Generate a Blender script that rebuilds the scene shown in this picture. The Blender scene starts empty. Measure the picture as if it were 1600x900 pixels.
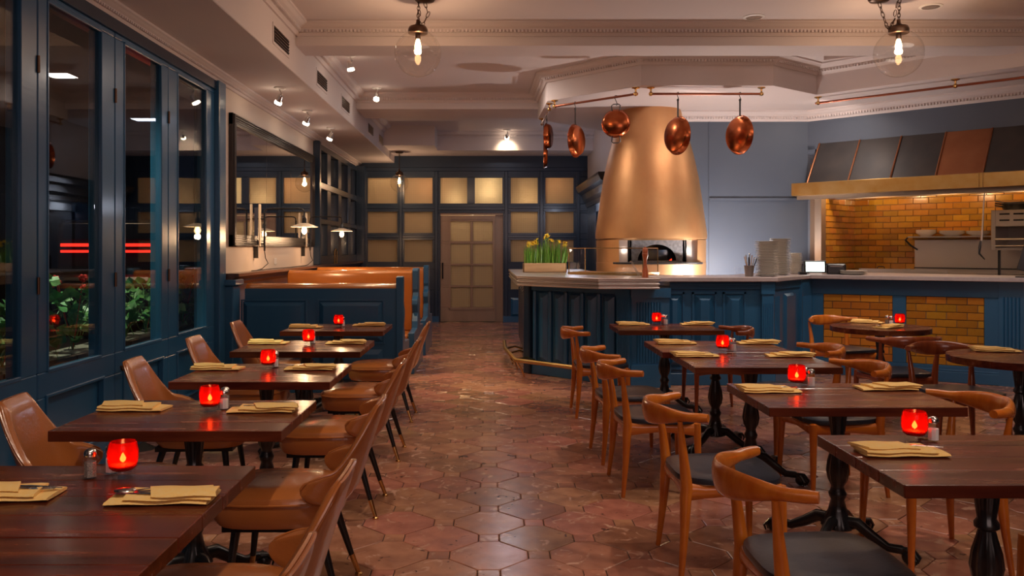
import bpy, bmesh, math, random
from mathutils import Vector, Matrix, Euler
random.seed(7)
S = bpy.context.scene
COL = S.collection
PI = math.pi
H = 1.47
# ------------------------------------------------------------------ camera
cd = bpy.data.cameras.new('camera'); cam = bpy.data.objects.new('camera', cd); COL.objects.link(cam)
cam.location = (0, 0, H); cam.rotation_euler = (PI/2, 0, 0)
cd.sensor_width = 36; cd.lens = 36*1330/1600
cd.shift_x = 35/1600; cd.shift_y = -62/1600
cd.clip_start = 0.05
S.camera = cam
S.view_settings.view_transform = 'Standard'; S.view_settings.look = 'None'
S.view_settings.gamma = 1; S.view_settings.exposure = 0.12
# ------------------------------------------------------------------ world
w = bpy.data.worlds.new('night'); S.world = w; w.use_nodes = True
w.node_tree.nodes['Background'].inputs[0].default_value = (.05, .07, .14, 1)
w.node_tree.nodes['Background'].inputs[1].default_value = 0.04
# ------------------------------------------------------------------ lights
def lamp(kind, loc, power, color, size=.05, target=None, **k):
    d = bpy.data.lights.new('lamp', kind); d.energy = power; d.color = color
    if kind == 'AREA':
        d.shape = 'RECTANGLE'; d.size = size; d.size_y = k.get('sy', size)
    else: d.shadow_soft_size = size
    if kind == 'SPOT':
        d.spot_size = k.get('angle', 1.2); d.spot_blend = k.get('blend', .6)
    o = bpy.data.objects.new('lamp', d); COL.objects.link(o); o.location = loc
    if target is not None:
        o.rotation_euler = (Vector(target)-Vector(loc)).to_track_quat('-Z', 'Y').to_euler()
    return o
WARM = (1, .60, .32); PEACH = (1, .74, .58); NEUT = (1, .85, .74); COOL = (.72, .80, 1)
# unseen fill lights added to brighten the room, aisle and back bay
lamp('AREA', (-.6, 1.2, 3.6), 13, PEACH, 2.2, (-.6, 1.8, 0), sy=3)
lamp('AREA', (3.4, 2.2, 3.6), 12, PEACH, 2.4, (3.2, 2.8, 0), sy=3)
lamp('AREA', (1.0, -2.2, 2.3), 36, (1, .72, .68), 3.0, (1.2, 8, 2.4), sy=1.6)
lamp('AREA', (.2, 6.0, 3.62), 9, PEACH, 1.0, (.2, 6.0, 0), sy=1.6)
lamp('AREA', (3.4, 6.2, 3.62), 20, NEUT, 2.0, (3.4, 6.4, 0), sy=1.0)
lamp('AREA', (.0, 10.6, 3.62), 18, NEUT, .3, (.0, 10.6, 0), sy=.3)
lamp('AREA', (.3, 14.0, 3.60), 10, COOL, .5, (.3, 14.0, 0), sy=.5)
lamp('POINT', (1.45, 14.9, 2.2), 11, COOL, .12)
lamp('SPOT', (-.5, 10.4, 3.60), 170, (1, .70, .34), .06, (-.4, 9.0, 0), angle=.62, blend=1)  # added spot without a fixture, for the golden pool on the aisle floor
lamp('SPOT', (-.3, 14.2, 3.60), 90, (1, .70, .36), .06, (-.3, 12.6, 0), angle=.8, blend=1)
# narrow ceiling spotlights over the tables, above the frame
for x, y, tx, ty, p in ((-.3, 1.6, -1.2, 2.3, 120), (-.2, 3.2, -1.25, 3.7, 115), (-.2, 4.6, -1.25, 5.0, 110), (-.2, 6.2, -1.3, 6.6, 100),
                        (2.6, 2.2, 1.6, 3.0, 115), (2.7, 3.9, 1.7, 4.2, 115), (2.7, 5.4, 1.6, 5.8, 110), (3.0, 6.8, 3.5, 7.6, 100), (.9, 2.6, .35, 4.6, 25)):
    lamp('SPOT', (x, y, 3.62), p, (1, .80, .62), .05, (tx, ty, .7), angle=.85, blend=.8)
# unseen point light behind the counter, added to cast the pans' ceiling shadows
lamp('POINT', (3.0, 10.42, 1.06), 135, (1, .88, .80), .04)
# the two recessed ceiling downlights over the bar front
lamp('SPOT', (2.5, 8.05, 3.60), 110, NEUT, .05, (2.1, 9.2, .5), angle=1.2, blend=.7)
lamp('SPOT', (3.99, 7.7, 3.60), 110, NEUT, .05, (4.5, 9.6, .5), angle=1.2, blend=.7)
lamp('SPOT', (.6, 8.0, 3.60), 90, NEUT, .05, (.8, 9.7, .5), angle=.9, blend=.7)  # extra spot without a fixture, added to brighten the bar's angled front
lamp('AREA', (4.3, 10.55, 3.28), 8, NEUT, .5, (3.9, 11.4, 1.4), sy=.3)
lamp('AREA', (2.6, 9.95, 3.29), 9, NEUT, .9, (2.3, 10.9, 1.6), sy=.3)
# lamps under the cooking hood
for hx, hy in ((4.95, 11.15), (5.55, 10.52), (6.15, 9.9)):
    lamp('POINT', (hx, hy, 2.28), 15, (1, .66, .34), .06)
# unseen spots added outside the windows to light the geraniums and street
lamp('SPOT', (-3.75, 6.3, 3.9), 420, (.9, 1, .72), .1, (-3.15, 6.4, .8), angle=1.15)
lamp('SPOT', (-8.5, 9.0, 4.5), 500, (1, .72, .45), .15, (-8.0, 12.0, .5), angle=1.6)

# ------------------------------------------------------------------ materials
def nt(name):
    m = bpy.data.materials.new(name); m.use_nodes = True
    t = m.node_tree; return m, t, t.nodes['Principled BSDF']
def mat(name, col, rough=.5, metal=0, noise=None, bump=None, coat=0, spec=None, rvar=0, extra=None):
    """noise = (scale xyz, colour2, detail); bump = (scale xyz, strength)"""
    m, t, b = nt(name); N = t.nodes; L = t.links
    b.inputs['Base Color'].default_value = (*col, 1); b.inputs['Roughness'].default_value = rough
    b.inputs['Metallic'].default_value = metal
    if coat: b.inputs['Coat Weight'].default_value = coat; b.inputs['Coat Roughness'].default_value = .12
    if spec is not None: b.inputs['Specular IOR Level'].default_value = spec
    tc = N.new('ShaderNodeTexCoord')
    if noise:
        mp = N.new('ShaderNodeMapping'); mp.inputs['Scale'].default_value = noise[0]
        L.new(tc.outputs['Object'], mp.inputs[0])
        n = N.new('ShaderNodeTexNoise'); n.inputs['Scale'].default_value = 1; n.inputs['Detail'].default_value = 6
        L.new(mp.outputs[0], n.inputs['Vector'])
        r = N.new('ShaderNodeValToRGB'); r.color_ramp.elements[0].position = .32; r.color_ramp.elements[1].position = .68
        r.color_ramp.elements[0].color = (*col, 1); r.color_ramp.elements[1].color = (*noise[1], 1)
        L.new(n.outputs['Fac'], r.inputs[0]); L.new(r.outputs[0], b.inputs['Base Color'])
        if rvar:
            mr = N.new('ShaderNodeMapRange'); mr.inputs['To Min'].default_value = max(0, rough-rvar); mr.inputs['To Max'].default_value = rough+rvar
            L.new(n.outputs['Fac'], mr.inputs[0]); L.new(mr.outputs[0], b.inputs['Roughness'])
    if bump:
        mp = N.new('ShaderNodeMapping'); mp.inputs['Scale'].default_value = bump[0]
        L.new(tc.outputs['Object'], mp.inputs[0])
        n = N.new('ShaderNodeTexNoise'); n.inputs['Scale'].default_value = 1; n.inputs['Detail'].default_value = 4
        L.new(mp.outputs[0], n.inputs['Vector'])
        bp = N.new('ShaderNodeBump'); bp.inputs['Strength'].default_value = bump[1]; bp.inputs['Distance'].default_value = .01
        L.new(n.outputs['Fac'], bp.inputs['Height']); L.new(bp.outputs[0], b.inputs['Normal'])
    return m
def randomised(m, amount=.35, hue=.02):
    """each tile/brick gets its own shade"""
    t = m.node_tree; N = t.nodes; L = t.links; b = N['Principled BSDF']
    oi = N.new('ShaderNodeObjectInfo'); ge = N.new('ShaderNodeNewGeometry')
    ad = N.new('ShaderNodeMath'); L.new(oi.outputs['Random'], ad.inputs[0]); L.new(ge.outputs['Random Per Island'], ad.inputs[1])
    fr = N.new('ShaderNodeMath'); fr.operation = 'FRACT'; L.new(ad.outputs[0], fr.inputs[0])
    hs = N.new('ShaderNodeHueSaturation')
    a = N.new('ShaderNodeMapRange'); a.inputs['To Min'].default_value = 1-amount; a.inputs['To Max'].default_value = 1+amount
    L.new(fr.outputs[0], a.inputs[0]); L.new(a.outputs[0], hs.inputs['Value'])
    m7 = N.new('ShaderNodeMath'); m7.operation = 'MULTIPLY'; m7.inputs[1].default_value = 7.3; L.new(fr.outputs[0], m7.inputs[0])
    f7 = N.new('ShaderNodeMath'); f7.operation = 'FRACT'; L.new(m7.outputs[0], f7.inputs[0])
    h = N.new('ShaderNodeMapRange'); h.inputs['To Min'].default_value = .5-hue; h.inputs['To Max'].default_value = .5+hue
    L.new(f7.outputs[0], h.inputs[0]); L.new(h.outputs[0], hs.inputs['Hue'])
    lk = b.inputs['Base Color'].links
    if lk: L.new(lk[0].from_socket, hs.inputs['Color'])
    else: hs.inputs['Color'].default_value = b.inputs['Base Color'].default_value
    L.new(hs.outputs[0], b.inputs['Base Color'])
    return m
def glass(name, tint=(1, 1, 1), ior=1.5, rough=.02):
    m = bpy.data.materials.new(name); m.use_nodes = True; t = m.node_tree; N = t.nodes; L = t.links
    N.remove(N['Principled BSDF']); out = N['Material Output']
    tr = N.new('ShaderNodeBsdfTransparent'); tr.inputs[0].default_value = (*tint, 1)
    gl = N.new('ShaderNodeBsdfGlossy'); gl.inputs['Roughness'].default_value = rough
    lw = N.new('ShaderNodeLayerWeight'); lw.inputs[0].default_value = .5
    pw_ = N.new('ShaderNodeMath'); pw_.operation = 'POWER'; pw_.inputs[1].default_value = 4.0; L.new(lw.outputs['Facing'], pw_.inputs[0])
    f0 = ((ior-1)/(ior+1))**2
    fr = N.new('ShaderNodeMapRange'); fr.inputs['To Min'].default_value = f0; fr.inputs['To Max'].default_value = .5; L.new(pw_.outputs[0], fr.inputs[0])
    mx = N.new('ShaderNodeMixShader'); L.new(fr.outputs[0], mx.inputs[0]); L.new(tr.outputs[0], mx.inputs[1]); L.new(gl.outputs[0], mx.inputs[2])
    L.new(mx.outputs[0], out.inputs[0]); return m
def emit(name, col, s):
    m, t, b = nt(name); b.inputs['Base Color'].default_value = (*col, 1)
    b.inputs['Emission Color'].default_value = (*col, 1); b.inputs['Emission Strength'].default_value = s; return m
M = {}
M['blue'] = mat('blue_paint', (.020, .098, .215), .28, coat=.25, noise=((2, 2, 2), (.025, .115, .24)), bump=((6, 6, 30), .05))
M['navy'] = mat('navy_paint', (.012, .030, .062), .3, coat=.3)
M['bluegrey'] = mat('blue_grey_wall', (.070, .088, .128), .55, noise=((1.2, 1.2, 1.2), (.082, .10, .138)))
M['ceil'] = mat('ceiling_paint', (.60, .525, .52), .75, noise=((1, 1, 1), (.63, .55, .54)))
M['cream'] = mat('cream_wall', (.66, .55, .47), .6)
M['floor'] = randomised(mat('terracotta_tile', (.48, .215, .13), .21, noise=((7, 7, 7), (.28, .115, .070)), bump=((16, 16, 16), .12), rvar=.09), .30, .014)
def flecks(m, scale, lo, hi, colr):
    t = m.node_tree; N = t.nodes; L = t.links; b = N['Principled BSDF']; ge = N.new('ShaderNodeNewGeometry')
    n = N.new('ShaderNodeTexNoise'); n.inputs['Scale'].default_value = scale; n.inputs['Detail'].default_value = 5; n.inputs['Distortion'].default_value = 1.2
    L.new(ge.outputs['Position'], n.inputs['Vector']); mr = N.new('ShaderNodeMapRange'); mr.inputs['From Min'].default_value = lo; mr.inputs['From Max'].default_value = hi
    L.new(n.outputs['Fac'], mr.inputs[0]); mx = N.new('ShaderNodeMixRGB'); mx.inputs[2].default_value = (*colr, 1); src = b.inputs['Base Color'].links[0].from_socket
    L.new(mr.outputs[0], mx.inputs[0]); L.new(src, mx.inputs[1]); L.new(mx.outputs[0], b.inputs['Base Color'])
flecks(M['floor'], 9, .60, .68, (.62, .36, .25)); flecks(M['floor'], 13, .66, .72, (.10, .04, .03))
M['grout'] = mat('dark_grout', (.012, .007, .006), .8)
def wood(name, a, b_, rough, sc=(2, 40, 40), coat=.3, bump=.15):
    return mat(name, a, rough, noise=(sc, b_), bump=(sc, bump), coat=coat, rvar=.06)
M['table'] = randomised(wood('dark_table_wood', (.048, .008, .005), (.16, .034, .013), .26, (2.0, 15, 15), .10, .05), .22, .012)
M['table'].node_tree.nodes['Principled BSDF'].inputs['Specular IOR Level'].default_value = .28
M['teak'] = wood('teak', (.50, .115, .010), (.64, .19, .020), .25, (4, 30, 6), .5, .04)
M['teakdark'] = wood('dark_teak', (.20, .040, .012), (.30, .068, .018), .24, (4, 30, 6), .5, .04)
M['doorwood'] = wood('pale_oak', (.30, .175, .115), (.40, .25, .165), .4, (3, 3, .6), .2, .08)
M['railwood'] = wood('rail_wood', (.075, .032, .026), (.12, .055, .04), .3, (30, 2, 30))
M['leather'] = mat('caramel_leather', (.42, .130, .032), .25, noise=((5, 5, 5), (.35, .115, .032)), bump=((70, 70, 70), .10), coat=.25)
M['booth'] = mat('orange_leather', (.50, .165, .03), .25, noise=((3, 3, 3), (.42, .13, .022)), coat=.3)
M['blackseat'] = mat('black_leather', (.017, .021, .033), .34, bump=((60, 60, 60), .08), coat=.15)
M['iron'] = mat('cast_iron', (.010, .011, .014), .30, coat=.3)
M['black'] = mat('black_lacquer', (.012, .011, .012), .25)
M['brass'] = mat('brass', (.68, .42, .16), .22, 1)
M['agedbrass'] = mat('aged_brass', (.55, .33, .10), .35, 1, noise=((6, 6, 6), (.62, .42, .18)))
M['bronze'] = mat('dark_bronze', (.10, .055, .035), .35, .9)
M['copper'] = mat('copper', (.50, .14, .05), .22, 1, noise=((9, 9, 9), (.40, .09, .03)), rvar=.06)
M['copperdark'] = mat('copper_tarnished', (.30, .10, .06), .28, 1)
M['oven'] = mat('hammered_copper', (.72, .42, .20), .46, .9, noise=((2.2, 2.2, 1.4), (.62, .31, .14)), bump=((9, 9, 7), .30), rvar=.07)
M['hoodcopper'] = mat('hood_copper', (.42, .17, .08), .40, .85, noise=((3, 3, 3), (.34, .13, .06)))
M['hooddark'] = mat('hood_dark_patina', (.050, .047, .050), .5, .4, noise=((3, 3, 3), (.075, .065, .062)))
M['zinc'] = mat('zinc', (.52, .46, .42), .30, .85, noise=((4, 4, 4), (.62, .55, .50)))
M['stone'] = mat('counter_stone', (.40, .34, .35), .32, noise=((20, 20, 20), (.45, .39, .395)))
M['steel'] = mat('stainless', (.50, .45, .41), .30, .9, bump=((2, 2, 60), .06))
M['sootysteel'] = mat('sooty_steel', (.26, .22, .20), .4, .8)
M['amber'] = randomised(mat('amber_glazed_tile', (.46, .21, .022), .18, noise=((7, 7, 7), (.36, .145, .014)), bump=((10, 10, 10), .12), coat=.4), .22, .012)
M['darktile'] = randomised(mat('rust_glazed_tile', (.47, .155, .022), .18, noise=((7, 7, 7), (.54, .20, .026)), coat=.4), .22, .012)
M['mortar'] = mat('grey_mortar', (.20, .13, .09), .8)
M['linen'] = mat('mustard_linen', (.90, .58, .18), .85, noise=((60, 60, 60), (.88, .62, .25)), bump=((160, 160, 160), .2))
M['silver'] = mat('cutlery_steel', (.75, .73, .70), .15, 1)
M['pottery'] = mat('white_china', (.80, .75, .68), .18)
M['salt'] = mat('salt', (.80, .78, .78), .9)
M['pepper'] = mat('pepper', (.10, .08, .07), .9, noise=((260, 260, 260), (.32, .27, .23)))
M['glass'] = glass('clear_glass')
M['pane'] = glass('window_glass', (.92, .95, .93), 1.75, .0)
M['globe'] = glass('globe_glass', (1, .985, .96), 1.75, .0)
M['mirror'] = mat('mirror', (.80, .80, .80), .015, 1)
M['darkglass'] = mat('dark_glass', (.010, .010, .012), .06, coat=.6)
M['bulb'] = emit('bulb_glow', (1, .60, .26), 16)
M['spotglow'] = emit('spot_glow', (1, .80, .58), 26)
M['screen'] = emit('screen', (.85, 1, .95), 2.0)
M['taillight_streak'] = emit('tail_light_streak', (1, .02, .01), 2.2)
M['sootstone'] = mat('sooty_stone', (.045, .045, .05), .6, noise=((25, 25, 25), (.12, .12, .13)))
M['ember'] = emit('ember', (1, .05, .015), 1.3)
M['candleflame'] = emit('flame', (1, .50, .16), 60)
M['plaster'] = mat('white_metal', (.75, .72, .70), .4)
M['enamel'] = mat('cream_enamel', (.85, .72, .55), .35)
M['frame'] = mat('mirror_frame', (.05, .043, .045), .32, .6)
M['redglass'] = None
m, t, b = nt('red_votive_glass'); M['redglass'] = m
b.inputs['Base Color'].default_value = (.30, .004, .003, 1); b.inputs['Roughness'].default_value = .12
tl = t.nodes.new('ShaderNodeBsdfTranslucent'); tl.inputs[0].default_value = (.60, .012, .006, 1)
tp = t.nodes.new('ShaderNodeBsdfTransparent'); tp.inputs[0].default_value = (.88, .26, .16, 1)
ma = t.nodes.new('ShaderNodeMixShader'); ma.inputs[0].default_value = .62
t.links.new(tl.outputs[0], ma.inputs[1]); t.links.new(tp.outputs[0], ma.inputs[2])
mb_ = t.nodes.new('ShaderNodeMixShader'); mb_.inputs[0].default_value = .82
t.links.new(b.outputs[0], mb_.inputs[1]); t.links.new(ma.outputs[0], mb_.inputs[2]); t.links.new(mb_.outputs[0], t.nodes['Material Output'].inputs[0])
# reeded privacy glass, lit by the room behind it
def reeded(name, col):
    m, t, b = nt(name); N = t.nodes; L = t.links
    b.inputs['Base Color'].default_value = (*col, 1); b.inputs['Roughness'].default_value = .22
    tc = N.new('ShaderNodeTexCoord'); wv = N.new('ShaderNodeTexWave'); wv.inputs['Scale'].default_value = 16; wv.bands_direction = 'X'
    L.new(tc.outputs['Object'], wv.inputs[0])
    w2 = N.new('ShaderNodeTexWave'); w2.inputs['Scale'].default_value = 16; w2.bands_direction = 'Z'; L.new(tc.outputs['Object'], w2.inputs[0])
    ad = N.new('ShaderNodeMath'); L.new(wv.outputs['Fac'], ad.inputs[0]); L.new(w2.outputs['Fac'], ad.inputs[1])
    bp = N.new('ShaderNodeBump'); bp.inputs['Strength'].default_value = .7; bp.inputs['Distance'].default_value = .01
    L.new(ad.outputs[0], bp.inputs['Height']); L.new(bp.outputs[0], b.inputs['Normal'])
    tl = N.new('ShaderNodeBsdfTranslucent'); cr = N.new('ShaderNodeValToRGB'); cr.color_ramp.elements[0].color = (col[0]*.55, col[1]*.48, col[2]*.42, 1); cr.color_ramp.elements[1].color = (*col, 1)
    hf = N.new('ShaderNodeMath'); hf.operation = 'MULTIPLY'; hf.inputs[1].default_value = .5; L.new(ad.outputs[0], hf.inputs[0]); L.new(hf.outputs[0], cr.inputs[0]); L.new(cr.outputs[0], tl.inputs[0])
    mx = N.new('ShaderNodeMixShader'); mx.inputs[0].default_value = .72
    L.new(b.outputs[0], mx.inputs[1]); L.new(tl.outputs[0], mx.inputs[2]); L.new(mx.outputs[0], N['Material Output'].inputs[0]); return m
M['reeded'] = reeded('reeded_glass', (.88, .78, .60))
M['leaf'] = randomised(mat('geranium_leaf', (.055, .17, .045), .45, noise=((30, 30, 30), (.09, .25, .07))), .35, .03)
M['daff'] = randomised(mat('daffodil_leaf', (.17, .40, .045), .5), .3, .02)
M['petal'] = mat('yellow_petal', (.90, .65, .06), .5)
M['redpetal'] = mat('red_petal', (.60, .02, .02), .5)
M['boxwood'] = wood('planter_wood', (.50, .31, .15), (.60, .40, .21), .5, (3, 3, 30))
M['millwood'] = mat('pepper_mill_wood', (.30, .07, .025), .25, coat=.4)
M['terrabox'] = mat('planter_box', (.06, .02, .012), .6)
M['street'] = mat('asphalt', (.03, .028, .028), .8)
M['facade'] = mat('night_facade', (.05, .03, .025), .8, noise=((1, 1, 1), (.09, .05, .035)))
M['car'] = mat('car_paint', (.02, .015, .018), .2, .3, coat=.6)
M['rearroom'] = mat('back_room_wall', (.80, .62, .42), .8)

# ------------------------------------------------------------------ mesh builder
class MB:
    def __init__(s): s.v = []; s.f = []; s.M = Matrix.Identity(4)
    def add(s, vs, fs, T=None):
        X = s.M @ T if T is not None else s.M
        n = len(s.v); s.v += [tuple(X @ Vector(p)) for p in vs]; s.f += [tuple(i+n for i in f) for f in fs]; return s
    def box(s, x0, x1, y0, y1, z0, z1, T=None):
        v = [(x, y, z) for z in (z0, z1) for y in (y0, y1) for x in (x0, x1)]
        return s.add(v, [(0, 2, 3, 1), (4, 5, 7, 6), (0, 1, 5, 4), (2, 6, 7, 3), (0, 4, 6, 2), (1, 3, 7, 5)], T)
    def prism(s, poly, z0, z1, T=None):
        n = len(poly)
        v = [(x, y, z0) for x, y in poly]+[(x, y, z1) for x, y in poly]
        f = [tuple(range(n))[::-1], tuple(range(n, 2*n))]+[(i, (i+1) % n, n+(i+1) % n, n+i) for i in range(n)]
        return s.add(v, f, T)
    def lathe(s, prof, seg=20, T=None, mod=None, cap=True, a0=0, a1=2*PI):
        full = abs(a1-a0-2*PI) < 1e-6; k = seg if full else seg+1; v = []
        for r, z in prof:
            for i in range(k):
                a = a0+(a1-a0)*i/seg; rr = r*(mod(a, z) if mod else 1)
                v.append((rr*math.cos(a), rr*math.sin(a), z))
        f = []
        for j in range(len(prof)-1):
            for i in range(seg):
                i2 = (i+1) % k; f.append((j*k+i, j*k+i2, (j+1)*k+i2, (j+1)*k+i))
        if cap and full:
            if prof[0][0] > 1e-4: f.append(tuple(range(k))[::-1])
            if prof[-1][0] > 1e-4: f.append(tuple((len(prof)-1)*k+i for i in range(k)))
        return s.add(v, f, T)
    def tube(s, path, rad, seg=8, T=None, closed=False, flat=None):
        P = [Vector(p) for p in path]; n = len(P); v = []; f = []
        R = rad if isinstance(rad, (list, tuple)) else [rad]*n
        up = None
        for i, p in enumerate(P):
            if closed: d = P[(i+1) % n]-P[i-1]
            else: d = P[min(i+1, n-1)]-P[max(i-1, 0)]
            d.normalize()
            if up is None:
                up = Vector((0, 0, 1)) if abs(d.z) < .9 else Vector((1, 0, 0))
            a = up-d*up.dot(d)
            if a.length < 1e-4: a = d.orthogonal()
            a.normalize(); up = a; c = d.cross(a)
            ra, rc = (R[i] if isinstance(R[i], (list, tuple)) else (R[i], R[i]))
            for k in range(seg):
                t_ = 2*PI*k/seg; v.append(p+a*math.cos(t_)*ra+c*math.sin(t_)*rc)
        m_ = n if closed else n-1
        for i in range(m_):
            for k in range(seg):
                j = (i+1) % n; k2 = (k+1) % seg
                f.append((i*seg+k, i*seg+k2, j*seg+k2, j*seg+k))
        if not closed: f += [tuple(range(seg))[::-1], tuple((n-1)*seg+k for k in range(seg))]
        return s.add(v, f, T)
    def sphere(s, c, r, seg=12, rings=8, sc=(1, 1, 1)):
        prof = [(max(r*math.sin(PI*j/rings), 1e-5), -r*math.cos(PI*j/rings)) for j in range(rings+1)]
        return s.lathe(prof, seg, Matrix.Translation(c) @ Matrix.Diagonal((*sc, 1)), cap=False)
    def sweep(s, path, prof, side=1, closed=False):
        """moulding: profile (out, z) carried along a 2D path, out = to the left of travel * side"""
        n = len(path); P = [Vector(p) for p in path]; k = len(prof); v = []; f = []
        for i in range(n):
            if closed: a = P[i]-P[i-1]; b_ = P[(i+1) % n]-P[i]
            else:
                a = P[i]-P[i-1] if i else P[1]-P[0]; b_ = P[i+1]-P[i] if i < n-1 else P[i]-P[i-1]
            a.normalize(); b_.normalize(); na = Vector((-a.y, a.x)); nb = Vector((-b_.y, b_.x))
            m_ = na+nb; m_.normalize(); m_ /= max(.3, m_.dot(na))
            for o, z in prof: q = P[i]+m_*o*side; v.append((q.x, q.y, z))
        for i in range(n if closed else n-1):
            for j in range(k):
                i2 = (i+1) % n; j2 = (j+1) % k
                f.append((i*k+j, i*k+j2, i2*k+j2, i2*k+j))
        if not closed: f += [tuple(range(k)), tuple((n-1)*k+j for j in range(k))[::-1]]
        return s.add(v, f)
    def raised(s, x0, x1, z0, z1, y, h, bev, T=None):
        """raised panel on a face looking to -y: frustum"""
        v = [(x0, y, z0), (x1, y, z0), (x1, y, z1), (x0, y, z1), (x0+bev, y-h, z0+bev), (x1-bev, y-h, z0+bev), (x1-bev, y-h, z1-bev), (x0+bev, y-h, z1-bev)]
        return s.add(v, [(4, 5, 6, 7), (0, 1, 5, 4), (1, 2, 6, 5), (2, 3, 7, 6), (3, 0, 4, 7)], T)
    def mesh(s, name, mt, smooth=False):
        me = bpy.data.meshes.new(name); me.from_pydata(s.v, [], s.f)
        bm = bmesh.new(); bm.from_mesh(me); bmesh.ops.recalc_face_normals(bm, faces=bm.faces)
        if smooth:
            for fc in bm.faces: fc.smooth = True
            for e in bm.edges:
                if len(e.link_faces) == 2 and e.calc_face_angle(0) > .75: e.smooth = False
        bm.to_mesh(me); bm.free(); me.materials.append(mt); return me
def link(name, data, parent=None, loc=(0, 0, 0), rz=0, sc=None):
    o = bpy.data.objects.new(name, data); COL.objects.link(o); o.parent = parent; o.location = loc; o.rotation_euler = (0, 0, rz)
    if sc: o.scale = sc
    return o
def obj(name, mb, mt, parent=None, smooth=False, bevel=0, sub=0, loc=(0, 0, 0), seg=1):
    if isinstance(mt, str): mt = M[mt]
    o = link(name, mb.mesh(name, mt, smooth), parent, loc)
    if sub: md = o.modifiers.new('s', 'SUBSURF'); md.levels = md.render_levels = sub
    if bevel:
        md = o.modifiers.new('b', 'BEVEL'); md.width = bevel; md.segments = seg; md.limit_method = 'ANGLE'; md.angle_limit = .6
    return o
def thing(name, label, cat, loc=(0, 0, 0), rz=0, group=None):
    o = link(name, None, None, loc, rz); o['label'] = label; o['category'] = cat; o.empty_display_size = .1
    if group: o['group'] = group
    return o
def tag(o, label, cat, group=None):
    o['label'] = label; o['category'] = cat
    if group: o['group'] = group
    return o
def struct(o): o['kind'] = 'structure'; return o
def setting(name, loc=(0, 0, 0)): return struct(link(name, None, None, loc))
def copy_tree(root, loc, rz, label, group=None):
    r = root.copy(); COL.objects.link(r); r.location = loc; r.rotation_euler = (0, 0, rz); r['label'] = label
    if group: r['group'] = group
    for ch in root.children:
        c = ch.copy(); COL.objects.link(c); c.parent = r
        for g in ch.children:
            d = g.copy(); COL.objects.link(d); d.parent = c
    return r
_used = {}
def place(proto, loc, rz, label, group=None):
    if id(proto) not in _used and proto.name not in _used:
        _used[proto.name] = 1; proto.location = loc; proto.rotation_euler = (0, 0, rz); proto['label'] = label
        if group: proto['group'] = group
        return proto
    return copy_tree(proto, loc, rz, label, group)
def frame(A, B):
    """matrix with x along A->B, -y = outward for a left-to-right run seen from the room"""
    d = Vector((B[0]-A[0], B[1]-A[1], 0)); L_ = d.length; d.normalize(); y = Vector((-d.y, d.x, 0))
    return Matrix(((d.x, y.x, 0, A[0]), (d.y, y.y, 0, A[1]), (0, 0, 1, 0), (0, 0, 0, 1))), L_
def holed(mb, x0, x1, z0, z1, holes, y0, y1):
    zs = sorted({z0, z1, *[h[2] for h in holes], *[h[3] for h in holes]})
    for a, b_ in zip(zs, zs[1:]):
        xs = [x0]; act = sorted([h for h in holes if h[2] <= a+1e-6 and h[3] >= b_-1e-6])
        cur = x0
        for h in act:
            if h[0] > cur+1e-4: mb.box(cur, h[0], y0, y1, a, b_)
            cur = max(cur, h[1])
        if cur < x1-1e-4: mb.box(cur, x1, y0, y1, a, b_)
def px(x, Y): return (x-765)*Y/1330
def pz(y, Y): return H-(y-388)*Y/1330

# ------------------------------------------------------------------ floor
fl = MB().box(-2.9, 7.8, -3.2, 19.5, -.12, -.006)
floor = struct(obj('floor', fl, 'grout'))
hs, ho = .0525-.0022, .1885-.0018
def ocpoly(i=0):
    a, b_ = ho-i, .0525-.001-i*.41
    return [(a, -b_), (a, b_), (b_, a), (-b_, a), (-a, b_), (-a, -b_), (-b_, -a), (b_, -a)]
def tilemb(mb, kind, cx, cy, dz):
    T = Matrix.Translation((cx, cy, dz))
    def poly(i): return ocpoly(i) if kind else [(hs-i, -hs+i), (hs-i, hs-i), (-hs+i, hs-i), (-hs+i, -hs+i)]
    n = 8 if kind else 4
    v = [(x, y, -.006) for x, y in poly(0)]+[(x, y, -.002) for x, y in poly(0)]+[(x, y, 0) for x, y in poly(.004)]
    f = [(i, (i+1) % n, n+(i+1) % n, n+i) for i in range(n)]+[(n+i, n+(i+1) % n, 2*n+(i+1) % n, 2*n+i) for i in range(n)]+[tuple(range(2*n, 3*n))]
    mb.add(v, f, T)
om = MB(); tilemb(om, 1, 0, 0, 0); om = om.mesh('octagon_tile', M['floor'])
sm = MB(); tilemb(sm, 0, 0, 0, 0); sm = sm.mesh('square_tile', M['floor'])
cells = {0: [], 1: []}; q = .241
for i in range(-14, 34):
    for j in range(-24, 64):
        X = .237+i*q; Y = 4.325+j*q
        if not (-2.62 < X < 7.5 and -2 < Y < 16.95): continue
        cells[1 if (i+j) % 2 == 0 else 0].append((X, Y))
for kind in (0, 1):
    def score(c):
        X, Y = c
        if Y < 3.55: return 1e6
        xp = 765+1330*X/Y
        if xp < 250 or xp > 1640: return 1e5+Y
        if X < -.75: return 1e4+Y
        return Y+(2.5 if X > 2.2 else 0)
    L_ = sorted(cells[kind], key=score); rest = MB()
    for n_, (X, Y) in enumerate(L_):
        dz = random.uniform(-.0008, .0008)
        if n_ < 300: link('octagonal_tile' if kind else 'square_tile', om if kind else sm, floor, (X, Y, dz))
        else: tilemb(rest, kind, X, Y, dz)
    o = obj('octagonal_tiles' if kind else 'square_tiles', rest, 'floor', floor); o['kind'] = 'stuff'

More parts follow.
